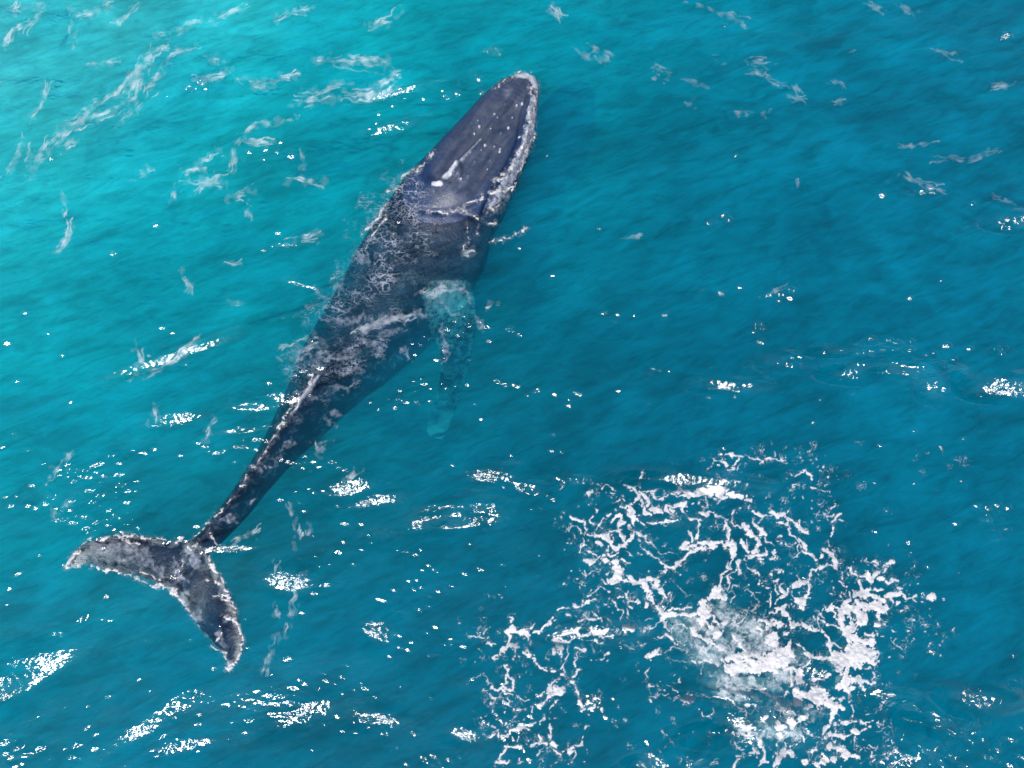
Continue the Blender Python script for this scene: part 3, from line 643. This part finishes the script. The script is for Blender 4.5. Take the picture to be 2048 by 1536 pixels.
((1280,1296,6.4),"""70 140,80 190,60;25 200,70 250,80;25 115,130 120,130;25 228,30 230,30;16 110,260 80,320 110,360;26 100,460 180,470;25 235,480 240,480;12 100,480 110,550;14 350,480 430,510 500,570;25 435,510 440,510;16 250,540 320,530;12 110,640 240,620 330,600 380,580
25 115,685 120,685;14 420,685 480,660;55 540,660 620,680 700,660;30 700,650 780,630 860,620 920,640;30 940,650 1020,635 1080,650;30 1080,650 1150,670 1200,710 1280,780 1320,790;60 1370,720 1380,740;22 1430,730 1470,800;20 1340,780 1360,820
18 630,600 630,640;18 950,780 960,820 900,870 840,880 810,840;12 900,880 950,890;16 470,440 490,400;12 810,200 790,330;12 280,1050 340,1110 400,1180 430,1280;12 710,1110 760,1150 850,1230 920,1270;25 845,1230 850,1230;10 850,1260 850,1310
12 750,1420 810,1420;12 900,1450 960,1450 1000,1490;25 1180,1530 1220,1460 1290,1420;45 1500,1180 1560,1260 1590,1340 1590,1420;70 1565,1450 1570,1450;40 1620,1440 1625,1440;30 1545,1500 1550,1500;45 1400,1330 1470,1320 1520,1360;30 1440,1280 1445,1285
20 1260,1390 1340,1360;22 1395,1380 1400,1380;18 1500,1410 1505,1410;18 1240,1240 1270,1290 1310,1300;100 1860,1340 1950,1350;60 1940,1280 1945,1280;60 1800,1420 1740,1500;30 1755,1380 1760,1380;25 1705,1400 1710,1400
30 1400,960 1250,1010;50 1550,840 1560,920;30 1500,930 1570,900;60 1450,1020 1350,1020;30 1450,1130 1330,1130;80 1700,950 1800,1000;70 1740,1080 1800,1160;50 1895,940 1900,940;150 1150,250 1300,230 1500,250 1700,250;90 1150,110 1350,90 1550,120
180 1600,150 1800,120;12 1060,380 1200,400 1400,400 1500,420;16 1110,450 1250,470 1400,470 1560,480;16 1200,515 1350,530 1500,540;60 1560,540 1640,600 1720,640;30 1640,620 1800,620 1890,590;14 1660,740 1760,790 1900,830;25 1700,720 1800,750 1950,830
70 1890,0 1920,100;40 1910,250 1950,380 1940,500;30 1900,230 2040,320;120 2000,560 2000,660;18 1150,60 1180,180"""),
((1560,1296,6.4),"""80 60,300 100,250;100 260,300 260,400;60 140,260 220,320;50 320,70 380,110;50 440,120 560,150;25 380,170 340,220 260,280;260 780,150 900,80 1000,120;200 1095,100 1100,100;170 750,250 760,250;130 280,600 285,600;200 450,600 500,640
150 620,700 700,740;100 345,740 350,740;80 300,850 220,900;120 100,930 105,930;45 400,430 480,400 560,370 640,330;180 855,440 860,440;100 755,490 760,490;180 875,520 880,520;100 995,400 1000,400;40 1060,420 1130,450;40 1130,450 1200,450
22 1180,400 1220,370 1190,310;50 1105,540 1110,540;34 1060,580 1040,680;30 1020,440 1080,520;90 915,620 920,620;40 905,680 910,680;80 795,650 800,650;100 775,760 780,760;22 930,750 930,860 910,930;45 680,820 660,900 640,980;70 600,1010 550,1060
40 535,1090 540,1090;60 565,1160 570,1160;35 700,980 710,1080;60 800,980 850,960;30 880,960 960,940;40 735,1010 740,1010;45 640,1110 740,1130 850,1130;70 815,1150 820,1150;80 975,1080 980,1080;40 880,1130 930,1110;22 1030,1050 1130,1045
22 980,1150 990,1200;14 820,1060 840,1100;130 755,1300 760,1300;100 645,1270 650,1270;140 825,1360 830,1360;40 890,1380 1020,1400;100 600,1430 480,1480;80 315,1460 320,1460;80 695,1430 700,1430;60 140,1330 180,1390;40 55,1390 60,1390
20 190,1290 230,1200;20 110,1280 100,1220;50 430,1280 400,1330;14 220,1020 320,1060 420,1110 500,1160;30 230,1080 300,1200;14 400,920 460,870;16 535,1150 540,1150;30 1120,850 1160,850;50 1045,940 1050,940;26 1080,960 1180,935
20 1260,930 1260,990;20 1300,1030 1400,1010;16 1260,1080 1310,1060;35 1380,110 1385,110;25 1070,280 1130,280 1180,240;40 1175,1350 1200,1400;14 1210,1320 1250,1260"""),
((930,1230,5.019),"""25 480,30 460,80;60 470,150 440,180;30 450,190 440,260 420,330;70 470,300 510,290;35 410,350 350,390 280,420;25 500,180 570,160 640,150 700,80;60 560,190 620,200;35 640,220 650,280;30 600,320 640,370;45 600,390 650,400;14 500,330 520,390
22 670,400 700,470 750,530 820,555;22 860,565 910,555;25 700,180 760,160 820,100 880,30;20 50,230 120,220 190,240;12 190,190 240,130;26 240,280 300,310;12 120,320 170,360;26 390,490 420,500;26 410,500 430,580 470,640 500,690 490,740
20 420,600 420,680 390,740;35 280,730 340,770 390,740;35 400,710 460,740;20 400,780 480,790;10 160,580 80,620 40,660;8 180,580 260,700;14 190,750 260,820 310,840;12 200,740 270,740;14 420,830 440,890 470,910;25 490,940 600,955
14 510,790 560,840 630,860;10 560,850 590,900;25 990,490 990,600;42 980,610 985,610;22 940,640 880,690 850,740;40 850,710 850,760;95 900,760 960,770;25 830,830 780,890 740,930;30 675,940 680,940;20 675,960 680,970;22 940,860 890,900 840,945
45 865,790 870,790;16 740,820 790,780;25 1100,430 1090,490 1130,540 1110,600 1080,640;70 1075,680 1080,680;30 1025,690 1030,690;22 1110,730 1130,800;30 1140,830 1170,900 1190,940;22 1200,950 1270,940 1310,890;20 1300,830 1340,815
14 970,360 980,420 950,480;14 1030,300 1030,400 1010,470;60 905,380 910,380;50 945,330 950,330;40 890,260 950,250 1040,270;28 940,220 1060,190 1130,170;50 1280,180 1400,180;30 1325,250 1330,250;16 1400,210 1490,210;26 1110,320 1200,350
14 1370,440 1450,400;10 1270,290 1310,380;12 820,410 830,450;25 380,1230 440,1190 500,1150;40 500,1150 560,1120;25 570,1140 630,1130;22 650,1090 690,1090;30 750,1080 790,1040;22 425,1130 430,1130;14 390,1110 400,1105;26 310,1180 270,1220
22 330,1150 340,1220;25 400,1310 500,1330 580,1330;22 420,1330 370,1400 350,1440;25 320,1470 440,1470;30 305,1520 310,1520;30 660,1320 720,1290 790,1270;60 825,1280 830,1280;16 850,1110 850,1200 840,1250;25 825,1210 830,1210;20 740,1260 750,1200
40 880,1280 920,1300;22 890,1330 930,1380 950,1400;14 940,1420 940,1470;18 740,1400 750,1350;14 530,1460 600,1490;60 1030,1370 1050,1370;25 1080,1340 1160,1300 1160,1240;20 1170,1230 1180,1190;25 1200,1105 1200,1120;16 1100,1360 1090,1430 1040,1500
18 1035,1305 1035,1315;14 540,1220 530,1290"""),
]
FILM = [((1400,1100,6.4),"""150 500,1000 700,1040 800,1120 900,1250;140 450,1150 650,1250 800,1330;160 120,1050 250,1180 350,1320;160 200,750 300,850 250,700;90 450,800 300,900;120 600,960 720,900;140 60,1300 200,1380;90 1180,1400 1250,1440;140 950,1350 850,1250;100 0,1000 -60,900;70 -100,1150 -20,1250;50 -250,950 -200,1100"""),
((1280,1296,6.4),"""110 1000,350 1050,450 1120,560;100 1150,420 1400,450 1550,470;160 1750,450 1850,380;120 1300,590 1150,580;110 1750,350 1650,480;60 1700,780 1850,800;90 1350,1080 1500,1080 1700,1060;110 1800,1100 1950,1050"""),
((1560,1296,6.4),"""120 60,450 60,380;60 180,420 190,350;70 120,120 200,190;90 110,1050 200,1100;60 400,850 560,800""")]

FX0, FX1, FY0, FY1 = 915, 1990, 880, 1575
SUB = 1.0
fw, fh = int((FX1 - FX0) / SUB), int((FY1 - FY0) / SUB)
def parse(sheets):
    for (ox, oy, s), txt in sheets:
        for item in txt.replace('\n', ';').split(';'):
            tk = item.split()
            if len(tk) < 2: continue
            yield float(tk[0]) / s, [((float(a.split(',')[0]) / s + ox), (float(a.split(',')[1]) / s + oy)) for a in tk[1:]]

def paint(strokes, x0, y0, w, h, warp1=1.7, warp2=.75, wn=.24, seed=11, soft=None):
    """signed foam thickness: half width minus distance to the nearest stroke, in photo pixels"""
    PXg, PYg = np.meshgrid(x0 + np.arange(w) * SUB, y0 + np.arange(h) * SUB)
    sh = PXg.shape
    qx = PXg + warp1 * fnoise(sh, 9, seed) + warp2 * fnoise(sh, 2.6, seed + 1)
    qy = PYg + warp1 * fnoise(sh, 9, seed + 2) + warp2 * fnoise(sh, 2.6, seed + 3)
    wm = np.clip(1 + wn * fnoise(sh, 7, seed + 4) + wn * .6 * fnoise(sh, 2.4, seed + 5), .15, 2.0)
    Fd = np.full(sh, -99.)
    for wd, pts in strokes:
        for a, b in zip(pts[:-1], pts[1:]):
            m = wd * 1.2 + 14
            i0 = max(0, int((min(a[0], b[0]) - m - x0) / SUB)); i1 = min(w, int((max(a[0], b[0]) + m - x0) / SUB))
            j0 = max(0, int((min(a[1], b[1]) - m - y0) / SUB)); j1 = min(h, int((max(a[1], b[1]) + m - y0) / SUB))
            if i1 <= i0 or j1 <= j0: continue
            X = qx[j0:j1, i0:i1]; Y = qy[j0:j1, i0:i1]
            dx, dy = b[0] - a[0], b[1] - a[1]
            t = np.clip(((X - a[0]) * dx + (Y - a[1]) * dy) / (dx * dx + dy * dy + 1e-9), 0, 1)
            d = np.hypot(X - a[0] - t * dx, Y - a[1] - t * dy)
            f = wd * .5 * wm[j0:j1, i0:i1] - d
            s_ = Fd[j0:j1, i0:i1]; np.maximum(s_, f, out=s_)
    return PXg, PYg, Fd

def unproj(px, py, z=0.0):
    cx, c_ = px - 1024.0, 768.0 - py
    wy = c_ * CT + F * ST; wz = F * CT - c_ * ST
    k = (H - z) / wz
    return cx * k, wy * k

def foam_mesh(name, PXg, PYg, alpha, height, mat, cut=.02, base=None):
    h, w = alpha.shape
    keep = (alpha[:-1, :-1] > cut) | (alpha[1:, :-1] > cut) | (alpha[:-1, 1:] > cut) | (alpha[1:, 1:] > cut)
    idx = np.arange(h * w).reshape(h, w)
    q = np.stack([idx[1:, :-1], idx[1:, 1:], idx[:-1, 1:], idx[:-1, :-1]], -1)[keep]
    used, inv = np.unique(q.ravel(), return_inverse=True)
    px, py = PXg.ravel()[used], PYg.ravel()[used]
    x, y = unproj(px, py); z = hsample(x, y)
    if base is not None: x, y, z = base(px, py, x, y, z)
    z = z + height.ravel()[used]
    return mesh_obj(name, np.stack([x, y, z], -1), inv.reshape(-1, 4), mat, True, {'cover': alpha.ravel()[used]})

def foam_mat(name, col, bump=.5, rough=.6):
    f = N(name)
    p_ = f.n('ShaderNodeNewGeometry').outputs['Position']
    a = f.attr('cover'); b1 = f.noise(p_, 26, 4, .6); b2 = f.noise(p_, 5, 4, .6, .6)
    pr = f.n('ShaderNodeBsdfPrincipled', i_Roughness=rough)
    c1, c2 = [tuple(v * k for v in col) for k in (.84, 1.0)]
    f.l(f.ramp(b2, [(.36, c1), (.6, c2)]), pr.inputs['Base Color'])
    bp_ = f.n('ShaderNodeBump'); bp_.inputs['Distance'].default_value = .02; bp_.inputs['Strength'].default_value = bump
    f.l(f.math('ADD', b1, f.math('MULTIPLY', b2, 1.4)), bp_.inputs['Height']); f.l(bp_.outputs[0], pr.inputs['Normal'])
    t_ = f.n('ShaderNodeBsdfTransparent'); m_ = f.n('ShaderNodeMixShader')
    f.l(a, m_.inputs[0]); f.l(t_.outputs[0], m_.inputs[1]); f.l(pr.outputs[0], m_.inputs[2]); f.l(m_.outputs[0], f.out.inputs['Surface'])
    return f.m

def web(sh, seed, scales, ang=0.0, aniso=(1, 1), wid=.13, rough=.35):
    """net of fine threads: the zero lines of smooth noise at several scales"""
    out = np.zeros(sh)
    for k, sc_ in enumerate(scales):
        n = fnoise(sh, sc_, seed + k * 7, aniso, ang) + rough * fnoise(sh, sc_ * .35, seed + k * 7 + 3)
        out = np.maximum(out, np.exp(-(n / wid) ** 2) * (1 - .18 * k) * smooth(-.9, .7, fnoise(sh, sc_ * 2.2, seed + k * 7 + 5)))
    return out
strokes = list(parse(FOAM))
fr_ = np.random.default_rng(21)
# flecks thrown out round the patch: region x, y, rx, ry, count, max radius
for (x, y, rx, ry, n_, mr) in [(1560,905,110,16,34,1.5),(1640,960,50,60,40,1.9),(1650,1050,30,60,34,2.0),(1420,935,30,30,26,1.6),(1800,1210,50,50,40,2.2),(1870,1240,50,40,26,1.5),(1810,1290,60,50,40,2.0),
   (1770,1430,40,50,50,2.2),(1740,1500,60,40,70,2.4),(1150,1050,40,60,40,1.6),(1180,1130,50,60,50,1.8),(1000,1300,60,70,60,1.8),(1100,1330,120,90,70,1.5),(1300,1170,120,70,60,1.6),
   (1560,1160,60,50,50,1.9),(1320,1220,90,70,60,1.5),(1230,1240,70,40,50,1.8),(1450,990,120,30,60,1.8),(1350,1010,110,50,80,1.9),(1560,1180,100,70,60,1.7),(1330,1370,60,50,40,1.6),
   (1480,1200,60,60,50,1.5),(1000,1440,50,70,70,2.2),(1120,1490,80,50,50,1.8),(1700,1180,60,50,50,1.8),(1500,1500,60,40,40,1.8),(1610,1450,70,60,90,2.0),(1900,930,50,50,20,1.3),(1660,950,120,70,30,1.4),
   (1300,980,140,20,60,1.8),(1650,1120,50,60,30,1.5),(1350,1500,60,40,20,1.2),(1240,1150,100,60,60,1.8),(1800,1150,90,70,30,1.4)]:
    for _ in range(int(n_ * .55)):
        px, py = x + rx * fr_.normal() * .6, y + ry * fr_.normal() * .6
        r = .8 * mr * fr_.uniform(.2, 1) ; an = fr_.uniform(0, 6.28); ln = fr_.uniform(0, 3.2)
        strokes.append((r * 2 + .6, [(px, py), (px + ln * math.cos(an), py + ln * math.sin(an) + .01)]))
PXg, PYg, Fd = paint(strokes, FX0, FY0, fw, fh)
sh = Fd.shape
_, _, Ff = paint(list(parse(FILM)), FX0, FY0, fw, fh, 6, 2, .3, 71)
core = smooth(2, 14, Fd)
pits = smooth(1.3, 2.0, fnoise(sh, 3.0, 61) * .8 + fnoise(sh, 9, 62) * .7)        # holes torn through the thick foam
Fh = Fd - .35 + 2.4 * core - pits * (2.5 + 5 * core)
alpha = np.maximum(smooth(-.7, 1.1, Fh), .34 * smooth(-7, 1, Fd) * smooth(1, 9, np.maximum(Fd, Ff + 4)) + .14 * smooth(-4, 1, Fh) * smooth(-.2, 1.2, fnoise(sh, 5, 67)))
lace_ = smooth(.35, .95, web(sh, 300, (8, 4.5, 2.6), wid=.17, rough=.3)) * smooth(-11, -2, Fd) * smooth(-.4, 1.0, fnoise(sh, 16, 320))
alpha = np.maximum(alpha, .72 * lace_)
alpha *= np.clip(.92 + .12 * fnoise(sh, 5, 63), .55, 1)
hgt = .002 + .004 * smooth(-.6, 2.5, Fh) + .012 * smooth(2, 18, Fh) * (1 + .25 * fnoise(sh, 5, 64))
foam_m = foam_mat('sea_foam', (.54, .53, .535), .22)
foam = foam_mesh('foam', PXg, PYg, alpha, hgt, foam_m)
tag(foam, 'white lacy patch of sea foam spread over the water behind the whale', 'foam', 'stuff')

# thin milky film between the strands
fa = smooth(-8, 9, Ff) * np.clip(.40 + .10 * fnoise(sh, 6, 72) + .10 * fnoise(sh, 2.4, 73) + .5 * web(sh, 74, (7, 3.2)), .03, .9)
film = foam_mesh('foam_film', PXg, PYg, np.clip(fa, 0, 1), np.full(sh, .004), foam_mat('thin_foam', (.50, .54, .57), .4), .03)
tag(film, 'thin milky film of bubbles inside the lacy foam patch', 'foam', 'stuff')

# bubbles driven under the surface round the thick foam
from_ = smooth(-26, 10, np.maximum(Ff, np.where(core > .4, Fd, -99)))
ba = np.clip(from_ * (.42 + .10 * fnoise(sh, 14, 75)), 0, .6)
DSC = 4
bub = foam_mesh('bubble_cloud', PXg[::DSC, ::DSC], PYg[::DSC, ::DSC], ba[::DSC, ::DSC], np.full(sh, -.28)[::DSC, ::DSC], foam_mat('bubbles', (.62, .68, .72), .2), .02)
tag(bub, 'pale turquoise cloud of bubbles just under the thick foam', 'bubbles', 'stuff')

# ---- foam and white water round the whale
WF = [((700,100,3.339),"""10 430,812 480,770 530,725 560,690;12 330,862 380,830 430,800;10 250,950 320,930;7 80,1225 150,1180 200,1100 240,1030;7 140,1250 210,1170 240,1120;8 960,262 1000,222 1060,192 1130,152;14 1120,150 1160,150 1220,185 1252,225
14 1195,250 1215,300;10 1248,260 1240,330;9 1240,300 1234,380 1230,450 1226,580;10 1226,580 1205,640 1165,710;12 1165,710 1125,800 1105,890 1085,940;16 930,950 1000,945 1080,925;7 700,1082 780,1030 880,985;6 720,1062 800,1100 880,1150;6 520,1085 620,1092 700,1080
6 850,1180 850,1230;9 930,1160 980,1158;5 780,1160 790,1260 750,1340;6 940,1280 1080,1250 1180,1195;6 280,1220 290,1224;5 1000,1040 960,1080 930,1010;16 1190,420 1200,500 1180,560;18 1170,600 1150,650 1120,700;16 1100,740 1060,800 1010,830;14 960,890 1000,860 1040,850"""),
((100,1000,4.041),"""24 150,540 170,480 210,430 250,400;28 210,500 230,540;20 260,480 300,510;12 240,380 290,340 340,320;20 400,330 450,300 520,280;24 520,280 600,285 680,290;15 600,310 660,330 720,340;18 690,290 760,310;11 780,305 860,310 930,320 1000,340;15 1010,350 1050,330 1075,295
11 350,530 420,570 470,590;20 470,570 540,575;12 560,600 640,600 720,640;18 720,640 800,680 860,705;20 860,690 940,700 1000,720;32 990,740 1030,790 1075,840;24 1060,800 1080,840;9 740,580 820,600 900,650;12 1120,370 1140,410;28 1150,360 1200,350;7 1070,480 1060,530 1040,570;9 1020,640 1060,620
18 1290,450 1300,500;20 1300,520 1340,560 1380,620;24 1380,620 1400,680 1420,730;32 1420,780 1450,790;26 1390,800 1440,820;18 1460,840 1490,900;28 1420,940 1480,960 1510,1000;24 1510,1000 1530,1060;18 1535,1060 1550,1130;17 1550,1150 1555,1210;24 1540,1230 1500,1310 1440,1360;28 1430,1370 1470,1360
12 1300,1170 1350,1210 1420,1240;11 1420,1250 1420,1290;9 1090,880 1120,900 1160,960;7 1180,1000 1200,1015;9 1340,1140 1380,1100;7 1360,780 1320,770;11 1330,650 1370,690;11 1270,650 1300,640"""),
((380,700,3.841),"""14 945,190 925,260 890,330;12 890,330 850,370 800,420;8 800,420 750,480;14 730,500 715,560 680,600;7 650,660 600,730 560,790;6 555,800 510,860;14 470,900 500,910;16 430,960 420,1010 390,1040;10 350,1110 290,1170;16 240,1220 190,1270;8 150,1310 100,1370 40,1440;20 20,1480 60,1500;4 150,1400 200,1480 250,1520"""),
]
WS = [((0,0,2.56),"""8 250,760 330,660 430,590 500,520;8 420,560 560,500 640,440 760,300 830,240;8 160,900 210,780 270,700;6 600,640 700,560 760,470;8 850,330 900,270 1000,240;7 930,900 1010,860 1090,880;6 900,960 890,1040;8 1000,420 1100,400 1200,360;8 560,20 480,60 400,80;8 700,20 640,90 600,120;8 1300,430 1440,400 1520,390;7 1900,440 2000,400 2048,380;6 1830,500 1960,480 2048,450;8 120,140 60,180 20,240;8 230,60 160,120 100,170;6 1240,700 1300,720 1400,730;6 40,900 100,760 110,700;6 1760,300 1900,310 2000,330;6 1080,120 1180,60 1260,20;6 1400,100 1500,60 1600,50
8 330,640 420,600 490,540;10 280,720 380,660 480,610 600,560 680,510 720,440 740,330 760,250;6 300,770 420,710;9 800,190 900,160 970,120 1050,100;7 720,460 800,410 860,340;7 70,850 110,770;5 160,600 220,520 245,420;5 360,60 365,240;5 150,740 150,900
6 450,330 560,320 600,300;5 990,850 1120,770;6 1200,740 1290,640 1400,630 1520,590;5 1190,880 1200,740;6 1000,1000 1050,940 1140,910;6 1220,400 1290,440 1380,450;7 1560,470 1640,470 1700,430 1800,420;9 1750,480 1900,470 2000,410 2048,390;6 320,1100 330,1020 300,980
6 280,1300 340,1230 350,1150;4 1530,780 1560,860;5 690,900 780,860;9 160,40 230,20;6 20,230 60,210;12 1180,1020 1300,980;8 1480,1250 1650,1200;12 1480,920 1650,930;6 930,1390 970,1460 960,1500;5 1160,1350 1220,1340;6 1060,310 1140,315;10 800,260 880,220;5 1280,1060 1270,1110
22 380,620 300,720 200,820;26 780,300 700,420 640,480;18 1600,300 1750,320 2000,330;16 950,930 1150,950;20 60,60 120,40;20 1700,500 1500,540;14 1900,130 2040,90"""),
((1100,0,2.16),"""7 850,272 960,262;8 850,312 950,310;9 950,342 1010,362;6 1050,372 1080,402;6 1030,422 1110,440;4 500,320 600,350 680,388;8 100,205 200,270;9 170,190 260,240;5 590,10 740,50 850,110;5 1370,10 1450,50;5 1480,20 1600,60;6 1510,750 1600,790 1710,830;5 1650,700 1840,680 1920,650
6 790,490 860,482;4 1060,780 1080,820;14 0,30 60,90;8 200,240 250,280;10 580,450 630,460;8 900,500 950,480;4 300,1020 400,1020;4 930,1270 1030,1250;4 1490,640 1680,620;5 1900,830 1980,870;4 1650,210 1760,250;10 430,290 500,310;8 440,340 500,330;4 1280,225 1320,218;4 1200,340 1290,380
5 700,240 760,280;4 1230,430 1270,430;8 1900,380 2000,370"""),
((560,480,3.658),"""9 600,660 720,610 850,575 1000,560;7 560,670 640,630 760,600;5 0,790 120,770;5 140,740 260,700;16 1100,420 1160,350 1260,320;5 1520,490 1580,480;10 1330,90 1440,90;6 100,880 200,780 330,760;4 1000,400 1080,350"""),
((380,700,3.841),"""5 760,1180 800,1280 830,1400;6 790,1500 850,1380;4 920,1350 900,1450;5 1180,1020 1300,920;3 960,700 1000,820"""),
((100,1000,4.041),"""5 1800,600 1830,500;5 1830,880 1840,960;4 1730,1380 1760,1280;6 20,80 60,160;5 100,60 150,0"""),
((0,600,2.0),"""6 560,300 700,230 800,150;6 180,740 260,640 300,610;5 620,490 640,420;4 520,320 560,240 540,180;5 900,1000 1000,940 1040,920;4 820,560 860,470;4 1140,1350 1180,1170 1200,1100;4 1060,1500 1110,1350""")]
wx0, wy0, ww, wh = 0, 0, 2048, 1400
def over(px, py, x, y, z):
    """let the foam lie on the whale's skin where the skin stands out of the water"""
    x, y, z = x.copy(), y.copy(), z.copy()
    near = (px > 120) & (px < 1090) & (py > 130) & (py < 1360)
    for i in np.nonzero(near)[0]:
        o_ = Vector((0, 0, H)); d_ = (Vector((x[i], y[i], 0)) - o_).normalized()
        hit = bvh.ray_cast(o_, d_)
        if hit[0] is not None and hit[0].z + .012 > z[i]:
            x[i], y[i], z[i] = hit[0].x, hit[0].y, hit[0].z + .012
    return x, y, z
PW, QW, F1 = paint(list(parse([((o[0], o[1], o[2]), '\n'.join(t for t in [txt])) for o, txt in WF])), wx0, wy0, ww, wh, 1.6, .8, .35, 81)
sh = F1.shape
brk = fnoise(sh, 3.2, 91)
web1 = web(sh, 120, (6, 3.4, 2.2), math.radians(55), (1, 1), .16, .15)
Fc = F1 + 1.2 - 2.4 * smooth(-.2, 1.2, brk) - 1.6 * smooth(0, 1.2, fnoise(sh, 6, 92))
a1 = smooth(-1.6, 2.2, Fc) * np.clip(.8 + .2 * fnoise(sh, 3, 93), .3, 1)
a1 = np.maximum(a1, smooth(-9, 1, F1) * np.clip(web1 * .6 + .12 * fnoise(sh, 4, 94) - .02, 0, .85))
whale_foam = foam_mesh('whale_foam', PW, QW, a1, -.001 + .006 * smooth(-.6, 2, Fc) + .010 * smooth(1, 6, Fc), foam_m, .05, over)
tag(whale_foam, 'white water breaking along the edges of the whale', 'foam', 'stuff')

# sky reflections on the sea, painted as faint pale threads
ws = []
for wd, pts in parse(WS):
    pp = resample([(p[0], p[1]) for p in pts], 3 * len(pts)) if len(pts) > 2 else np.array([[pts[0][0] * (1 - q) + pts[1][0] * q, pts[0][1] * (1 - q) + pts[1][1] * q] for q in np.linspace(0, 1, 4)])
    for k in range(8):
        o1, o2, o3 = fr_.normal(0, wd * .7 + 2.5, 2), fr_.normal(0, wd * .5 + 1, 2), fr_.normal(0, wd * .9 + 3.5, 2)
        q0, q1 = fr_.uniform(0, .45), fr_.uniform(.6, 1); n_ = len(pp) - 1
        th = [(p[0] + o1[0] * (1 - i / n_) ** 2 + o2[0] + o3[0] * (i / n_) ** 2, p[1] + o1[1] * (1 - i / n_) ** 2 + o2[1] + o3[1] * (i / n_) ** 2) for i, p in enumerate(pp) if q0 - .1 <= i / n_ <= q1 + .1]
        if len(th) > 1: ws.append((fr_.uniform(.4, 1.7), th))
_, _, Ft = paint(ws, wx0, wy0, ww, wh, 1.6, .35, .4, 101)
_, _, F2 = paint(list(parse(WS)), wx0, wy0, ww, wh, 4.0, .8, .3, 111)
md_ = np.clip(.55 + .45 * fnoise(sh, 9, 104), 0, 1.3)
a2 = np.where(PW > 1130, .22, .46) * smooth(-2.0, 1.2, Ft) ** 1.3 * md_ + np.where(PW > 1130, .04, .09) * smooth(-18, 6, F2) ** 1.5 * np.clip(.6 + .5 * fnoise(sh, 7, 105), 0, 1)
a2 = np.clip(a2, 0, .62)
streaks = foam_mesh('sky_streaks', PW, QW, a2, np.full(sh, .003), foam_mat('sky_streak_film', (.54, .60, .62), .3), .03)
tag(streaks, 'faint whitish sky reflections on the turquoise water, painted as a thin film', 'foam', 'stuff')

# glitter and sky reflections on the sunken back, painted as pale threads
BODY = [(800,395,60),(790,450,75),(760,520,85),(730,590,95),(690,660,95),(650,730,85),(600,800,45)]
bd = np.full(sh, -99.)
for (x0_, y0_, r0_), (x1_, y1_, r1_) in zip(BODY[:-1], BODY[1:]):
    dx, dy = x1_ - x0_, y1_ - y0_
    t = np.clip(((PW - x0_) * dx + (QW - y0_) * dy) / (dx * dx + dy * dy), 0, 1)
    bd = np.maximum(bd, r0_ + (r1_ - r0_) * t - np.hypot(PW - x0_ - t * dx, QW - y0_ - t * dy))
bd += 14 * fnoise(sh, 16, 181) + 6 * fnoise(sh, 5, 182)
fine = web(sh, 190, (9, 5.5, 3.2), math.radians(15), (1.8, .7), .13, .10)
big = web(sh, 200, (11, 7), math.radians(-25), (2.4, .8), .14)
patch = smooth(-1.1, .9, fnoise(sh, 20, 210))
spk = smooth(1.0, 2.2, fnoise(sh, .8, 215))
upper = smooth(820, 560, QW)
vb_ = np.clip(bd / 30, 0, 1) * (fine * (.10 + .50 * patch) + .55 * big * patch + .05 * spk * patch) * (.55 + .45 * upper)
# skylight painted as a grey wash down the back and along the right flank
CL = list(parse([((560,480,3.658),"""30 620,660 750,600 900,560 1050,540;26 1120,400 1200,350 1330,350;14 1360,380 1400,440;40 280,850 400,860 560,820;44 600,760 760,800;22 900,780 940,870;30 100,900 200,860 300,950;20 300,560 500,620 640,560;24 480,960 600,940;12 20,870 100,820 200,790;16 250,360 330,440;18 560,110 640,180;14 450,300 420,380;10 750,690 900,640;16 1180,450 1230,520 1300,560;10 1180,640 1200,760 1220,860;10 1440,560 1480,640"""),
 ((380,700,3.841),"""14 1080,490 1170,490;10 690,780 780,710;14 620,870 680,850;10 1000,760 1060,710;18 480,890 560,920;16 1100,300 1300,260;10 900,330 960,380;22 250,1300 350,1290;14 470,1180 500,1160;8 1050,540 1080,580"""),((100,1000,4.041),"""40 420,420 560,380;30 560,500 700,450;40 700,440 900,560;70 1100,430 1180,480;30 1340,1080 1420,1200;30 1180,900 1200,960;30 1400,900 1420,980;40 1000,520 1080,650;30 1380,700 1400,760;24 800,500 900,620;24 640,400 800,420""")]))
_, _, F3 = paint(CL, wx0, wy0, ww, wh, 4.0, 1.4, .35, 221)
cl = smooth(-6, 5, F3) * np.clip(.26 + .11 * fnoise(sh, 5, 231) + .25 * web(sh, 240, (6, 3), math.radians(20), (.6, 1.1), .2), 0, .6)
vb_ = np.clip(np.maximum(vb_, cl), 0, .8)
veil = foam_mesh('sheen_veil', PW, QW, vb_, np.full(sh, .006), foam_mat('sheen_film', (.34, .38, .46), .3), .04, over)
tag(veil, 'thin grey net of painted sky reflections and sun glitter over the back of the whale', 'foam', 'stuff')
